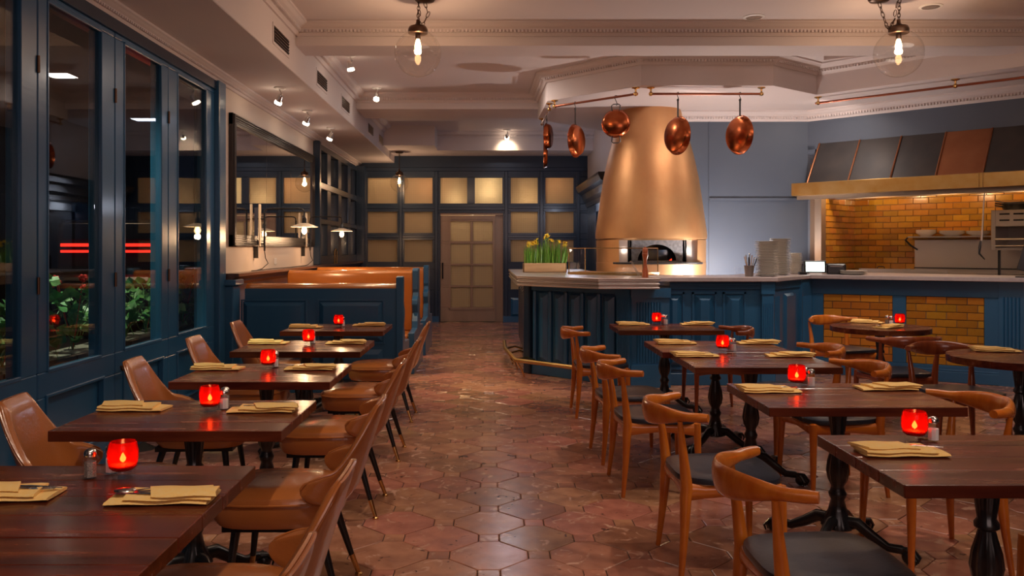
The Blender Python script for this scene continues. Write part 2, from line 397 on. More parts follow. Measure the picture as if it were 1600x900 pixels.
# ------------------------------------------------------------------ ceiling
CZ, SZ, BZ, PZ = 3.66, 3.17, 3.45, 3.31
ceiling = struct(obj('ceiling', MB().box(-2.9, 7.8, -3.2, 19.5, CZ, CZ+.1), 'ceil'))
obj('soffit', MB().box(-2.9, -1.895, -3.2, 17.2, SZ, CZ+.02), 'ceil', ceiling, bevel=.006)
obj('beam', MB().box(-1.9, 7.8, 8.32, 8.76, BZ, CZ+.01), 'ceil', ceiling)
obj('beam', MB().box(-1.9, 1.2, 12.1, 12.97, BZ, CZ+.01), 'ceil', ceiling)
obj('soffit', MB().box(-1.9, 1.95, 16.0, 17.1, PZ, CZ+.01), 'ceil', ceiling)
obj('beam', MB().box(-1.9, -.98, 15.2, 16.0, PZ, CZ+.01), 'ceil', ceiling)
V = [(.69, 12.17), (.72, 10.64), (1.71, 9.6), (3.21, 9.63), (3.92, 10.2), (5.39, 8.59), (7.8, 5.95)]
obj('octagonal_soffit', MB().prism(V+[(7.8, 13.5), (1.95, 13.5)], PZ, CZ-.005), 'ceil', ceiling)
def crown(z, w_=.13, h_=.11):   # profile hanging from z
    return [(0, z), (w_, z), (w_, z-.018), (w_-.015, z-.024), (w_*.72, z-h_*.38), (w_*.5, z-h_*.5), (w_*.5, z-h_*.56), (.028, z-h_*.9), (.02, z-h_), (0, z-h_)]
def cornice(path, z, side, name='cornice', w_=.13, h_=.11, dent=True, m_='ceil', closed=False, par=None):
    c = obj(name, MB().sweep(path, crown(z, w_, h_), side, closed), m_, par or ceiling)
    if dent:
        d = MB()
        for A, B in zip(path, path[1:]):
            A_ = Vector(A); B_ = Vector(B); L0 = (B_-A_).length
            fr, _ = frame(A, B); n = int(L0/.036); d.M = fr
            y0, y1 = (0.0, w_*.5+.004) if side > 0 else (-(w_*.5+.004), 0.0)
            for k in range(n):
                x = (k+.5)*L0/n
                d.box(x-.009, x+.009, y0, y1, z-h_*.78, z-h_*.58)
        d.M = Matrix.Identity(4)
        o = obj('dentils', d, m_, c); o['kind'] = 'stuff'
    return c
cornice([(-1.9, 8.32), (7.8, 8.32)], CZ, -1, w_=.14, h_=.12)
cornice([(-1.895, -3.0), (-1.895, 8.32)], CZ, -1, w_=.14, h_=.12)
cornice([(-1.895, 8.76), (-1.895, 12.1)], CZ, -1, w_=.14, h_=.12)
cornice([(-1.9, 12.1), (1.2, 12.1)], CZ, -1, w_=.14, h_=.12)
cornice([(-1.895, 12.97), (-1.895, 15.2)], CZ, -1, w_=.14, h_=.12)
cornice([(-.98, 16.0), (1.95, 16.0)], CZ, -1, w_=.14, h_=.12)
cornice([(1.95, 13.4)]+V[:1]+V[1:], CZ, -1, w_=.14, h_=.12)
cornice([(-2.65, -3.0), (-2.65, 17.0)], SZ, -1, w_=.10, h_=.085)
cornice([(2.2, 11.5), (4.3, 11.5), (7.8, 7.9)], PZ, -1, w_=.16, h_=.13)
cornice([(5.1, 8.52), (3.75, 9.55), (3.4, 9.1)][:2], CZ, -1, w_=.10, h_=.08)
# vents on the soffit face
for k, (a, b_) in enumerate(((7.46, 8.0), (9.33, 9.88), (10.9, 11.46), (13.26, 13.8), (14.57, 15.1))):
    v = obj('air_vent', MB().box(-1.90, -1.889, a-.03, b_+.03, 3.26, 3.45), 'ceil', ceiling)
    obj('vent_opening', MB().box(-1.895, -1.887, a, b_, 3.285, 3.425), 'black', v)
    for s_ in range(5):
        obj('vent_slat', MB().box(-1.888, -1.880, a, b_, 3.297+s_*.027, 3.305+s_*.027), 'bronze', v)
for (a, b_) in ((1155, 172), (1370, 157)):
    pass
for k, (A, B) in enumerate((((4.35, 10.55), (4.75, 10.18)), ((5.0, 9.9), (5.75, 9.15)))):
    fr, L_ = frame(A, B); mb = MB(); mb.M = fr; mb.box(0, L_, -.035, .035, PZ-.006, PZ+.002)
    obj('slot_diffuser', mb, 'bronze', ceiling)

# ------------------------------------------------------------------ walls: left
WX = -2.65
wl = setting('wall_left')
obj('plaster', MB().box(WX-.2, WX, 8.36, 12.82, 1.1, CZ), 'cream', wl)
obj('header', MB().box(WX-.2, WX+.02, -3.2, 8.42, 3.0, CZ), 'navy', wl)
obj('wainscot', MB().box(WX-.2, WX+.01, 8.25, 17.05, 0, 1.12), 'blue', wl)
obj('pier', MB().box(WX-.2, WX+.05, 8.20, 8.40, 0, 3.09), 'blue', wl, bevel=.008)
obj('pilaster', MB().box(WX-.02, WX+.13, 8.36, 8.60, 0, 1.10).box(WX-.02, WX+.16, 8.34, 8.63, 1.10, 1.16), 'blue', wl, bevel=.01)
obj('side_infill', MB().box(WX-.2, WX, -3.2, 1.9, 0, 3.0), 'navy', wl)
ledge = MB().sweep([(WX, 8.42), (WX, 17.0)], [(0, 1.10), (.05, 1.10), (.07, 1.13), (.10, 1.15), (.13, 1.185), (.17, 1.19), (.17, 1.22), (0, 1.22)], -1)
struct(obj('trim_1', ledge, 'railwood'))
units = [(1.92, 2.95, 2.08, 2.80), (2.95, 3.97, 3.10, 3.80), (3.97, 4.99, 4.15, 4.81), (4.99, 6.02, 5.11, 5.81), (6.02, 7.02, 6.18, 6.87), (7.02, 8.20, 7.24, 7.96)]
for k, (a, b_, p0, p1) in enumerate(units):
    wn = setting('window_%d' % (k+1), (WX, a, 0)); w_ = b_-a
    R = Matrix(((0, 1, 0, 0), (1, 0, 0, 0), (0, 0, 1, 0), (0, 0, 0, 1)))   # x->Y, y->X
    mb = MB(); mb.M = R; g = .004
    holed(mb, g, w_-g, .06, 3.0, [(p0-a, p1-a, .73, 2.96), (p0-a-.02, p1-a+.02, .18, .58)], -.09, .0)
    obj('door_frame', mb, 'blue', wn, bevel=.006)
    mb = MB(); mb.M = R                          # glazing bead
    A, B = p0-a, p1-a
    for q0, q1, z0, z1 in ((A-.014, A+.004, .73, 2.96), (B-.004, B+.014, .73, 2.96), (A, B, .72, .745), (A, B, 2.945, 2.97)): mb.box(q0, q1, -.018, .006, z0, z1)
    obj('glazing_bead', mb, 'blue', wn, bevel=.004)
    mb = MB(); mb.M = R; mb.box(A-.005, B+.005, -.026, -.020, .73, 2.96); obj('pane', mb, 'pane', wn)
    mb = MB(); mb.M = R; mb.box(A-.03, B+.03, -.075, -.035, .17, .59); obj('lower_panel', mb, 'blue', wn)
    mb = MB(); mb.M = R
    for q0, q1, z0, z1 in ((A-.035, A-.015, .165, .595), (B+.015, B+.035, .165, .595), (A-.02, B+.02, .165, .185), (A-.02, B+.02, .575, .595)): mb.box(q0, q1, -.03, .012, z0, z1)
    obj('panel_moulding', mb, 'blue', wn, bevel=.004)
    obj('hinge', MB().lathe([(.009, 0), (.009, .10)], 8, Matrix.Translation((.006, .0, 1.2))).lathe([(.009, 0), (.009, .10)], 8, Matrix.Translation((.006, .0, 2.5))), 'bronze', wn)
    if k == 4:
        obj('door_handle', MB().tube([(0, .09, .62), (.06, .09, .62), (.06, .0, .62)], .009).sphere((.06, -.01, .62), .016), 'bronze', wn, True)
struct(obj('baseboard_left', MB().box(WX-.1, WX+.015, 1.9, 8.25, 0, .07), 'blue'))
# dark interior window beyond the mirror
wn = setting('window_7')
mb = MB(); mb.M = Matrix(((0, 1, 0, WX), (1, 0, 0, 0), (0, 0, 1, 0), (0, 0, 0, 1)))
ys = [12.95, 13.75, 14.05, 14.75, 15.05, 15.75, 16.05, 16.75]; hol = []
for q0, q1 in zip(ys[::2], ys[1::2]):
    for z0, z1 in ((1.35, 1.85), (1.93, 2.40), (2.50, 3.0)): hol.append((q0, q1, z0, z1))
holed(mb, 12.82, 17.0, 1.22, 3.09, hol, -.1, .03)
obj('frame', mb, 'navy', wn, bevel=.006)
for h in hol: obj('pane', MB().box(WX-.06, WX-.05, h[0], h[1], h[2], h[3]), 'darkglass', wn)
obj('corner_post', MB().box(WX, WX+.10, 12.78, 12.90, 1.22, 3.09).box(WX, WX+.2, 16.75, 17.0, 0, 3.1), 'navy', wn, bevel=.01)
obj('window_stay', MB().tube([(WX+.10, 14.0, 1.22), (WX+.10, 14.0, 1.42), (WX+.10, 14.1, 1.46), (WX+.10, 14.2, 1.42), (WX+.10, 14.2, 1.22)], .012), 'brass', wn, True)

# outside: street, facade, planter with geraniums, added van carrying the red streak
st = struct(obj('street', MB().box(-16, -2.9, -6, 30, -.2, -.1), 'street'))
fa = struct(obj('facade', MB().box(-13, -12.6, -4, 34, -.1, 9), 'facade'))
for k in range(7):
    obj('shop_window', MB().box(-12.62, -12.55, 4+k*4, 6.6+k*4, .9, 2.9), 'darkglass', fa)
    obj('cornice_band', MB().box(-12.62, -12.5, 3.6+k*4, 7.0+k*4, 3.1, 3.3), 'facade', fa)
van = thing('van', 'added dark van carrying the red tail light streak beyond the left windows', 'van', (-6.35, 16.2, -.1))
mb = MB().prism([(-1, -2), (-1, 2.4), (1, 2.4), (1, -2)], .35, 1.15).prism([(-.93, -1.95), (-.93, 1.3), (.93, 1.3), (.93, -1.95)], 1.15, 2.05)
obj('body', mb, 'car', van, bevel=.12, seg=3)
obj('rear_window', MB().box(-.75, .75, -2.02, -1.93, 1.72, 1.98), 'darkglass', van)
for s_ in (-1, 1):
    for y_ in (-1.3, 1.5): obj('wheel', MB().lathe([(.2, -.1), (.34, -.1), (.36, -.06), (.36, .06), (.34, .1), (.2, .1)], 20, Matrix.Translation((s_*.92, y_, .36)) @ Matrix.Rotation(PI/2, 4, 'Y')), 'black', van, True)
obj('tail_light_streak', MB().box(-.78, .78, -2.06, -2.0, 1.60, 1.65).box(-.78, .78, -2.06, -2.0, 1.50, 1.54), 'taillight_streak', van)  # glowing strips stand in for a passing car's red light trail
lfm = []
for k in range(3):
    mb = MB(); n = 9; v = [(0, 0, 0)]; r0 = .045
    for i in range(n+1):
        a = -2.75+5.5*i/n; rr = r0*(1+.10*((i % 2)*2-1)); v.append((rr*math.cos(a)+.01, rr*math.sin(a), .012*math.cos(2*a)+.006*k))
    mb.add(v, [(0, i, i+1) for i in range(1, n+1)]); mb.tube([(0, 0, 0), (-.04, 0, -.03), (-.06, 0, -.09)], .0022, 4)
    lfm.append(mb.mesh('leaf', M['leaf']))
for k in range(5):
    y = 4.75+k*.92
    bx_ = thing('planter_box', ['dark window box outside, nearest the camera', 'dark window box under the red geraniums', 'dark window box outside the middle pane', 'dark window box behind the bright leaves', 'dark window box outside the last pane'][k], 'planter', (-3.12, y, -.1))
    obj('box', MB().box(-.13, .13, -.44, .44, 0, .78), 'terrabox', bx_, bevel=.01); obj('rim', MB().box(-.15, .15, -.45, .45, .76, .80), 'terrabox', bx_)
    obj('soil', MB().box(-.12, .12, -.43, .43, .79, .81), 'pepper', bx_)
    for s_ in range(2):
        pl = thing('geranium', 'leafy green geranium with red flowers, %s in the window box %s' % (('first', 'second')[s_], ('nearest the camera', 'beside the first wide post', 'outside the middle pane', 'with the brightest leaves', 'outside the last pane')[k]), 'plant', (-3.12, y-.22+.44*s_, .70))
        hh = .46+.1*random.random()
        st_ = MB()
        for i in range(30):
            a = random.uniform(0, 2*PI); r = random.uniform(.02, .2); z = random.uniform(.08, hh)
            p = Vector((r*math.cos(a)*.9, r*math.sin(a)*.95, z))
            l_ = link('leaf', random.choice(lfm), pl, p); l_.rotation_euler = (random.uniform(-.9, .9), random.uniform(-1.2, .5), a+random.uniform(-.6, .6)); s0 = random.uniform(.8, 1.45); l_.scale = (s0,)*3
            if i % 4 == 0: st_.tube([(0, 0, 0), (p.x*.5, p.y*.5, z*.6), tuple(p)], .004, 4)
        obj('stems', st_, 'leaf', pl)
        for i in range(3 if k < 3 else 1):
            a = random.uniform(0, 6); p = (math.cos(a)*.12, math.sin(a)*.14, hh+random.uniform(-.04, .07)); fm = MB()
            for j in range(9):
                d = Vector((random.gauss(0, 1), random.gauss(0, 1), random.gauss(0, 1))).normalized()*.022
                fm.sphere((p[0]+d.x, p[1]+d.y, p[2]+d.z), .014, 6, 4)
            fm.tube([(0, 0, 0), (p[0]*.6, p[1]*.6, p[2]*.6), p], .003, 4)
            obj('flower_head', fm, 'redpetal', pl, True)

# mirror
MY0, MY1, MZ0, MZ1 = 8.64, 12.63, 1.49, 2.85
mi = thing('wall_mirror', 'wide three-panel mirror in a ribbed dark metal frame on cream wall', 'mirror', (WX, (MY0+MY1)/2, 0))
mi.location = (WX, 0, 0)
prof = [(0, .0)]
def rail(y0, z0, y1, z1):
    pass
fw = .12
for nm, (a, b_, z0, z1) in (('frame_rail', (MY0, MY1, MZ1-fw, MZ1)), ('frame_rail', (MY0, MY1, MZ0, MZ0+fw)), ('frame_stile', (MY0, MY0+fw, MZ0, MZ1)), ('frame_stile', (MY1-fw, MY1, MZ0, MZ1))):
    mb = MB(); mb.box(.0, .045, a, b_, z0, z1)
    for k in range(5):
        e = .012+k*.022
        if nm == 'frame_rail': mb.box(.04, .062-k*.003, a+e, b_-e, z0+e, z0+e+.011) if z0 < 2 else mb.box(.04, .062-k*.003, a+e, b_-e, z1-e-.011, z1-e)
        else: mb.box(.04, .062-k*.003, a+e, a+e+.011, z0+e, z1-e) if a < 9 else mb.box(.04, .062-k*.003, b_-e-.011, b_-e, z0+e, z1-e)
    obj(nm, mb, 'frame', mi, bevel=.003)
for a, b_ in ((MY0+fw, 10.0), (10.0, 11.22), (11.22, MY1-fw)):
    obj('mirror_panel', MB().box(.02, .03, a+.004, b_-.004, MZ0+fw, MZ1-fw), 'mirror', mi)
    obj('mirror_seam', MB().box(.012, .028, b_-.006, b_+.006, MZ0+fw, MZ1-fw), 'black', mi)

# ------------------------------------------------------------------ back wall
BY = 17.0
def bx(x): return px(x, BY)
def bz(y): return pz(y, BY)
wb = setting('wall_back')
cols_l = [(574, 622), (631, 677)]; cols_r = [(797, 841), (851, 897)]
rows = [(277, 319), (330, 365), (374, 410)]
panes = {'window_8': [(c, r) for c in cols_l for r in rows], 'window_9': [(c, rows[0]) for c in ((687, 731), (741, 786))], 'window_10': [(c, r) for c in cols_r for r in rows+[(420, 453)]]}
holes = []
for L_ in panes.values():
    for c, r in L_: holes.append((bx(c[0]), bx(c[1]), bz(r[1]), bz(r[0])))
holes.append((bx(688), bx(786), 0, bz(333)))
mb = MB(); holed(mb, -2.85, 2.1, 0, PZ+.05, holes, BY-.04, BY+.08)
obj('paneled_partition', mb, 'navy', wb, bevel=.006)
mb = MB()
for c in (568, 626.5, 682, 791, 846, 903): mb.box(bx(c)-.035, bx(c)+.035, BY-.065, BY-.03, 0, bz(268))
for r in (324, 369.5): mb.box(bx(568), bx(682), BY-.055, BY-.03, bz(r)-.03, bz(r)+.03).box(bx(791), bx(903), BY-.055, BY-.03, bz(r)-.03, bz(r)+.03)
mb.box(bx(682), bx(791), BY-.055, BY-.03, bz(326)-.03, bz(326)+.03).box(-2.65, 1.95, BY-.06, BY-.03, bz(268), bz(262))
obj('mullions', mb, 'navy', wb, bevel=.008)
for a, b_ in ((795, 843), (849, 899)): obj('raised_panel', MB().raised(bx(a)+.04, bx(b_)-.04, .12, bz(465), BY-.04, .03, .04), 'blue', wb)
struct(obj('baseboard_back', MB().box(bx(786), bx(910), BY-.07, BY-.03, 0, .12).box(-2.65, bx(686), BY-.07, BY-.03, 0, .12), 'blue'))
for nm, L_ in panes.items():
    wn = setting(nm)
    for c, r in L_:
        x0, x1, z0, z1 = bx(c[0]), bx(c[1]), bz(r[1]), bz(r[0])
        obj('pane', MB().box(x0, x1, BY+.01, BY+.02, z0, z1), 'reeded', wn)
        fb = MB()
        for a in ((x0-.01, x0+.012, z0, z1), (x1-.012, x1+.01, z0, z1), (x0, x1, z0-.01, z0+.012), (x0, x1, z1-.012, z1+.01)): fb.box(a[0], a[1], BY-.045, BY+.01, a[2], a[3])
        obj('glazing_bead', fb, 'navy', wn)
# sliding wooden door
dr = setting('door_1', (0, BY, 0))
x0, x1, zt = bx(688), bx(774), bz(337)
dh = [(bx(a), bx(b_), bz(d), bz(c)) for a, b_ in ((704, 735), (739, 770)) for c, d in ((346, 377), (381, 412), (415, 446), (449, 480))]
mb = MB(); holed(mb, x0, x1, .01, zt, dh, .0, .05); obj('door_leaf', mb, 'doorwood', dr, bevel=.004)
for h in dh: obj('pane', MB().box(h[0], h[1], .02, .03, h[2], h[3]), 'reeded', dr)
obj('panel_moulding', MB().box(bx(701), bx(704), -.012, .0, bz(483), bz(343)).box(bx(770), bx(772), -.012, .0, bz(483), bz(343)).box(bx(701), bx(772), -.012, 0, bz(343), bz(341)).box(bx(701), bx(772), -.012, 0, bz(484), bz(482)), 'doorwood', dr)
obj('jamb', MB().box(bx(774), bx(786), .04, .16, 0, bz(333)).box(bx(688), bx(786), -.02, .0, bz(336), bz(333)), 'doorwood', dr)
obj('handle', MB().tube([(bx(692), 0, bz(411)), (bx(692), -.06, bz(411)), (bx(692), -.06, bz(435)), (bx(692), 0, bz(435))], .014), 'black', dr, True)
# lit room behind the partition
br = setting('wall_rear_room')
obj('room_shell', MB().box(-3, 2.2, 19.3, 19.4, -.1, 3.7).box(-3, -2.9, 17.1, 19.4, -.1, 3.7).box(2.1, 2.2, 17.1, 19.4, -.1, 3.7), 'rearroom', br)
lamp('POINT', (bx(764), 17.20, bz(296)), 15, (1, .88, .66), .05)
lamp('POINT', (bx(712), 17.25, bz(312)), 4, (1, .84, .60), .04)
lamp('POINT', (bx(598), 17.40, bz(262)), 9, (1, .74, .48), .05)
lamp('POINT', (bx(672), 17.35, bz(292)), 5, (1, .52, .30), .04)
lamp('POINT', (bx(826), 17.35, bz(312)), 7, (1, .76, .50), .05)
lamp('POINT', (bx(868), 17.30, bz(290)), 2.5, (1, .55, .32), .04)
lamp('POINT', (bx(735), 17.9, bz(340)), 10, (1, .78, .52), .05)

# ------------------------------------------------------------------ right walls
wr = setting('wall_right')
def wallseg(A, B, z0, z1, th, m_, name='wall_panel', par=wr):
    fr, L_ = frame(A, B); mb = MB(); mb.M = fr; mb.box(0, L_, 0, th, z0, z1); return obj(name, mb, m_, par)
wallseg((2.15, 11.5), (4.3, 11.5), 0, PZ+.02, .12, 'bluegrey', 'plaster')
wallseg((1.95, 17.0), (1.95, 13.3), 2.62, CZ, .12, 'ceil', 'upper_wall')
wallseg((1.95, 17.0), (1.95, 13.3), 0, 2.62, .12, 'navy', 'panelled_side_wall')
wallseg((1.95, 13.3), (2.2, 11.6), 0, PZ+.02, .1, 'bluegrey', 'plaster')
mbx = MB().sweep([(1.95, 16.9), (1.95, 13.4)], [(0, 2.28), (.03, 2.28), (.04, 2.36), (.09, 2.42), (.12, 2.52), (.20, 2.56), (.24, 2.64), (.24, 2.68), (0, 2.68)], -1)
struct(obj('trim_2', mbx, 'frame'))
d2 = setting('door_2', (1.90, 14.3, 0))
obj('door_leaf', MB().box(-.01, .03, -.45, .45, 0, 2.1), 'bluegrey', d2, bevel=.006)
obj('frame', MB().box(-.06, .04, -.57, -.45, 0, 2.22).box(-.06, .04, .45, .57, 0, 2.22).box(-.06, .04, -.57, .57, 2.1, 2.24), 'navy', d2, bevel=.006)
obj('handle', MB().box(-.05, -.01, -.36, -.33, 1.0, 1.35), 'black', d2)
# seam strips on the blue-grey wall
struct(obj('trim_3', MB().box(px(1108, 11.5)-.008, px(1108, 11.5)+.008, 11.488, 11.5, 1.1, 3.2).box(px(1108, 11.5), 4.3, 11.475, 11.5, pz(312, 11.5)-.012, pz(312, 11.5)+.02), 'bluegrey'))
# 45 degree wall over the hood
WA = Vector((4.3, 11.5)); dd = Vector((.7, -.72)).normalized(); nn = Vector((.72, .7)).normalized()
def wp(s_, d_=0): p = WA+dd*s_+nn*d_; return (p.x, p.y)
wallseg(wp(0), wp(5), 2.80, PZ+.02, .12, 'bluegrey', 'upper_wall')
wallseg(wp(0), wp(.10), 0, 2.85, .10, 'bluegrey', 'pier')
wallseg(wp(.10, -.012), wp(.19, -.012), 1.0, 2.3, .14, 'steel', 'steel_jamb')
# back wall tiles and left return of the cooking recess
def brickwall(parent, A, B, z0, z1, bl, bh, m_, gap=.007, th=.014, off=0):
    fr, L_ = frame(A, B); rz = math.atan2(fr[1][0], fr[0][0]); mp = {}
    rows_ = int(round((z1-z0)/bh)); bh = (z1-z0)/rows_
    for r in range(rows_):
        x = -(bl/2 if (r+off) % 2 else 0)
        while x < L_-1e-4:
            a, b_ = max(x, 0), min(x+bl, L_); x += bl
            if b_-a < .025: continue
            w_ = round(b_-a-gap, 4)
            if w_ not in mp:
                mb = MB(); h2 = bh-gap; e = .003
                v = [(0, 0, 0), (w_, 0, 0), (w_, 0, h2), (0, 0, h2), (0, -th+e, 0), (w_, -th+e, 0), (w_, -th+e, h2), (0, -th+e, h2), (e, -th, e), (w_-e, -th, e), (w_-e, -th, h2-e), (e, -th, h2-e)]
                f = [(0, 4, 5, 1), (1, 5, 6, 2), (2, 6, 7, 3), (3, 7, 4, 0), (4, 8, 9, 5), (5, 9, 10, 6), (6, 10, 11, 7), (7, 11, 8, 4), (8, 11, 10, 9)]
                mp[w_] = mb.add(v, f).mesh('brick', m_)
            p = fr @ Vector((a+gap/2, random.uniform(-.0015, .0015), z0+r*bh+gap/2))
            link('brick', mp[w_], parent, p, rz)
kb = setting('wall_kitchen')
bA, bB = wp(0, 1.18), wp(4.2, 1.18); fr, L_ = frame(bA, bB)
mb = MB(); mb.M = fr; mb.box(0, L_, 0, .1, 0, 2.6); obj('backing', mb, 'mortar', kb)
brickwall(kb, wp(.14, 1.18), wp(3.14, 1.18), 1.10, 2.32, .2, .081, M['amber'])
ks = setting('wall_kitchen_side')
fr, L_ = frame(wp(.13, -.0), wp(.13, 1.18)); mb = MB(); mb.M = fr; mb.box(0, L_, -.0, .1, 0, 2.6)
# return wall faces along +dd: outward must be to the right
obj('backing', mb, 'mortar', ks)
brickwall(ks, wp(.14, .03), wp(.14, 1.17), 1.10, 2.32, .2, .081, M['amber'])
# flue hood
hd = thing('range_hood', 'long copper and dark metal hood with brass band over the tiled range', 'hood', (*wp(0), 0))
HF = Matrix(((dd.x, nn.x, 0, 0), (dd.y, nn.y, 0, 0), (0, 0, 1, 0), (0, 0, 0, 1)))
zB, zT, zm = 2.16, 2.87, 2.315
HD = .37
def seam(xp): return min([i*.005 for i in range(0, 800)], key=lambda q: abs(765+1330*(WA+dd*q-nn*HD).x/(WA+dd*q-nn*HD).y-xp))
sm_ = [seam(x) for x in (1261, 1325, 1391, 1462, 1536)]; sm_ += [sm_[-1]+.52*k for k in (1, 2, 3)]
for k in range(7):
    a, b_ = sm_[k], sm_[k+1]
    v = [(a, -HD, zm), (b_, -HD, zm), (b_, 0, zT), (a, 0, zT), (a, .02, zm), (b_, .02, zm), (b_, .02, zT), (a, .02, zT)]
    # panels lean along the wall in the photograph: seams run slightly sideways
    mb = MB(); mb.M = HF; mb.add(v, [(0, 1, 2, 3), (4, 7, 6, 5), (0, 3, 7, 4), (1, 5, 6, 2), (0, 4, 5, 1), (3, 2, 6, 7)])
    obj('copper_panel' if k == 3 else 'patina_panel', mb, 'hoodcopper' if k == 3 else 'hooddark', hd)
    mb = MB(); mb.M = HF; mb.tube([(a, -HD-.008, zm), (a, -.008, zT)], .011, 6); obj('seam_rib', mb, 'hoodcopper', hd, True)
mb = MB(); mb.M = HF; mb.box(-.03, 4.5, -HD-.05, .02, zB, zm+.01); obj('brass_band', mb, 'agedbrass', hd, bevel=.006)
for s_ in (sm_[4]-.03, sm_[4]+.01): 
    mb = MB(); mb.M = HF; mb.box(s_, s_+.012, -HD-.056, -HD-.04, zB, zm+.01); obj('band_joint', mb, 'brass', hd)
mb = MB(); mb.M = HF; mb.box(-.0, 4.5, -HD+.05, -HD+.10, zB-.05, zB).box(0, 4.5, .3, .34, zB-.03, zB+.05); obj('grease_channel', mb, 'sootysteel', hd)
mb = MB(); mb.M = HF; mb.box(0.1, 4.5, .02, 1.2, 2.40, 2.44); obj('hood_underside', mb, 'sootysteel', hd)
# rear and far right room walls (outside the frame)
struct(obj('wall_rear', MB().box(-2.9, 7.8, -3.2, -3.1, 0, CZ), 'cream'))
struct(obj('wall_far_right', MB().box(7.7, 7.8, -3.2, 13.5, 0, CZ), 'bluegrey'))

# ------------------------------------------------------------------ bar and counter
CT = 1.161
bar = thing('bar_counter', 'blue panelled bar with ribbed zinc top and angled end', 'bar', (0, 0, 0))
Bp = [(.46, 11.9), (.46, 10.03), (1.50, 8.99), (1.93, 8.99), (1.93, 9.14)]
core = MB().prism([(.50, 12.6), (.50, 10.05), (1.52, 9.03), (1.91, 9.03), (1.91, 9.8), (1.35, 10.6), (1.30, 12.6)], .0, 1.05)
obj('body', core, 'blue', bar)
def rib(mb, xs, z0, z1, y=0, r=.008):
    for x in xs: mb.prism([(x-r, y+.002), (x, y-r*1.2), (x+r, y+.002)], z0, z1)
# diagonal face
fr, L_ = frame((.46, 10.03), (1.50, 8.99))
mb = MB(); mb.M = fr; mb.box(0, L_, -.012, .03, 0, .12); obj('plinth', mb, 'blue', bar, bevel=.005)
mb = MB(); mb.M = fr; mb.box(0, L_, -.02, .03, .98, 1.05); obj('top_rail', mb, 'blue', bar, bevel=.005)
n = 5; pw = (L_-.30)/n
for k in range(n):
    a = .12+k*pw
    mb = MB(); mb.M = fr; mb.raised(a+.045, a+pw-.045, .16, .95, .0, .045, .05); obj('raised_panel', mb, 'blue', bar)
    mb = MB(); mb.M = fr; mb.box(a-.022, a+.022, -.045, .01, .12, .98); obj('stile', mb, 'blue', bar, bevel=.012)
mb = MB(); mb.M = fr; mb.box(L_-.17, L_+.0, -.035, .02, .0, 1.05); rib(mb, [L_-.15+.022*i for i in range(7)], .24, .92, -.035, .006); mb.box(L_-.18, L_, -.045, .0, .12, .22); mb.box(L_-.18, L_, -.045, 0, .95, 1.05)
obj('fluted_pilaster', mb, 'blue', bar)
mb = MB(); mb.M = fr; mb.box(-.05, .06, -.05, .05, 0, 1.05); obj('corner_post', mb, 'navy', bar, bevel=.02, seg=2)
# left side, along the aisle
fr, L_ = frame((.46, 12.5), (.46, 10.03)); 
mb = MB(); mb.M = fr; mb.box(0, L_, -.01, .05, 0, 1.05)
for k in range(6): mb.raised(.1+k*.4, .42+k*.4, .16, .95, -.01, .03, .04)
obj('side_panelling', mb, 'navy', bar)
# front face
fr, L_ = frame((1.50, 8.99), (1.97, 8.99)); mb = MB(); mb.M = fr
mb.box(0, .40, -.0, .1, 0, 1.05); rib(mb, [.06+.03*i for i in range(9)], .26, .90, .0, .009); mb.box(-.01, .41, -.02, .02, 0, .24); mb.box(-.01, .41, -.02, .02, .95, 1.05)
obj('fluted_front', mb, 'blue', bar, bevel=.0)
zt_ = [(.28, 12.6), (.28, 11.7), (.30, 9.57), (1.118, 8.75), (1.757, 8.75), (1.757, 10.0), (1.40, 10.6), (1.36, 12.6)]
obj('zinc_top', MB().prism(zt_, CT-.012, CT), 'zinc', bar, bevel=.004)
for k in range(5):
    e = .004+.012*((k % 2)); z1 = CT-.012-k*.020
    P = [(.28+e, 12.6), (.28+e, 11.7), (.30+e, 9.57+e*.4), (1.118+e*.4, 8.75+e), (1.757-e, 8.75+e), (1.757-e, 10.0), (1.40-e, 10.6), (1.36-e, 12.6)]
    obj('zinc_edge_band', MB().prism(P, z1-.018, z1), 'zinc', bar, bevel=.004)
# brass foot rail
fr_ = thing('foot_rail', 'brass foot rail running round the foot of the bar', 'rail', (.3, 9.9, 0)); fr_.location = (0, 0, 0)
pth = [(.20, 11.6, .20), (.20, 10.75, .20), (.30, 9.66, .20), (1.0, 8.98, .20), (1.30, 8.69, .20)]
obj('rail', MB().tube(pth, .024, 10), 'agedbrass', fr_, True)
for p in pth[1:4]+[(.24, 10.3, .2)]:
    d_ = Vector((.20, .15, 0))
    obj('bracket', MB().tube([p, (p[0]+.06, p[1]+.04, .10), (p[0]+.1, p[1]+.08, 0)], .010, 6).tube([p, (p[0]+.12, p[1]+.1, .22), (p[0]+.22, p[1]+.19, .18)], .012, 6), 'brass', fr_, True)
# kitchen counter
kc = thing('kitchen_counter', 'long blue panelled kitchen counter with tiled fields and pale stone top', 'counter', (0, 0, 0))
K0, K1, K2, K3, K4 = (1.93, 9.14), (3.05, 9.14), (3.80, 10.10), (5.66, 9.02), (5.86, 9.40)
obj('carcass', MB().prism([K0, K1, K2, K3, K4, (4.62, 10.85), (3.6, 10.9), (2.85, 9.95), (1.93, 9.95)], 0, 1.10), 'blue', kc)
top = [(1.762, 9.03), (3.06, 9.03), (3.74, 9.92), (5.62, 8.84), (6.2, 8.6), (6.4, 9.2), (4.75, 11.0), (3.55, 11.0), (2.8, 9.9), (1.762, 9.9)]
obj('stone_top', MB().prism(top, CT-.046, CT), 'stone', kc, bevel=.005)
fr, L_ = frame(K0, K1); mb = MB(); mb.M = fr
mb.box(0, L_, -.02, .02, 0, .13); obj('plinth', mb, 'blue', kc, bevel=.005)
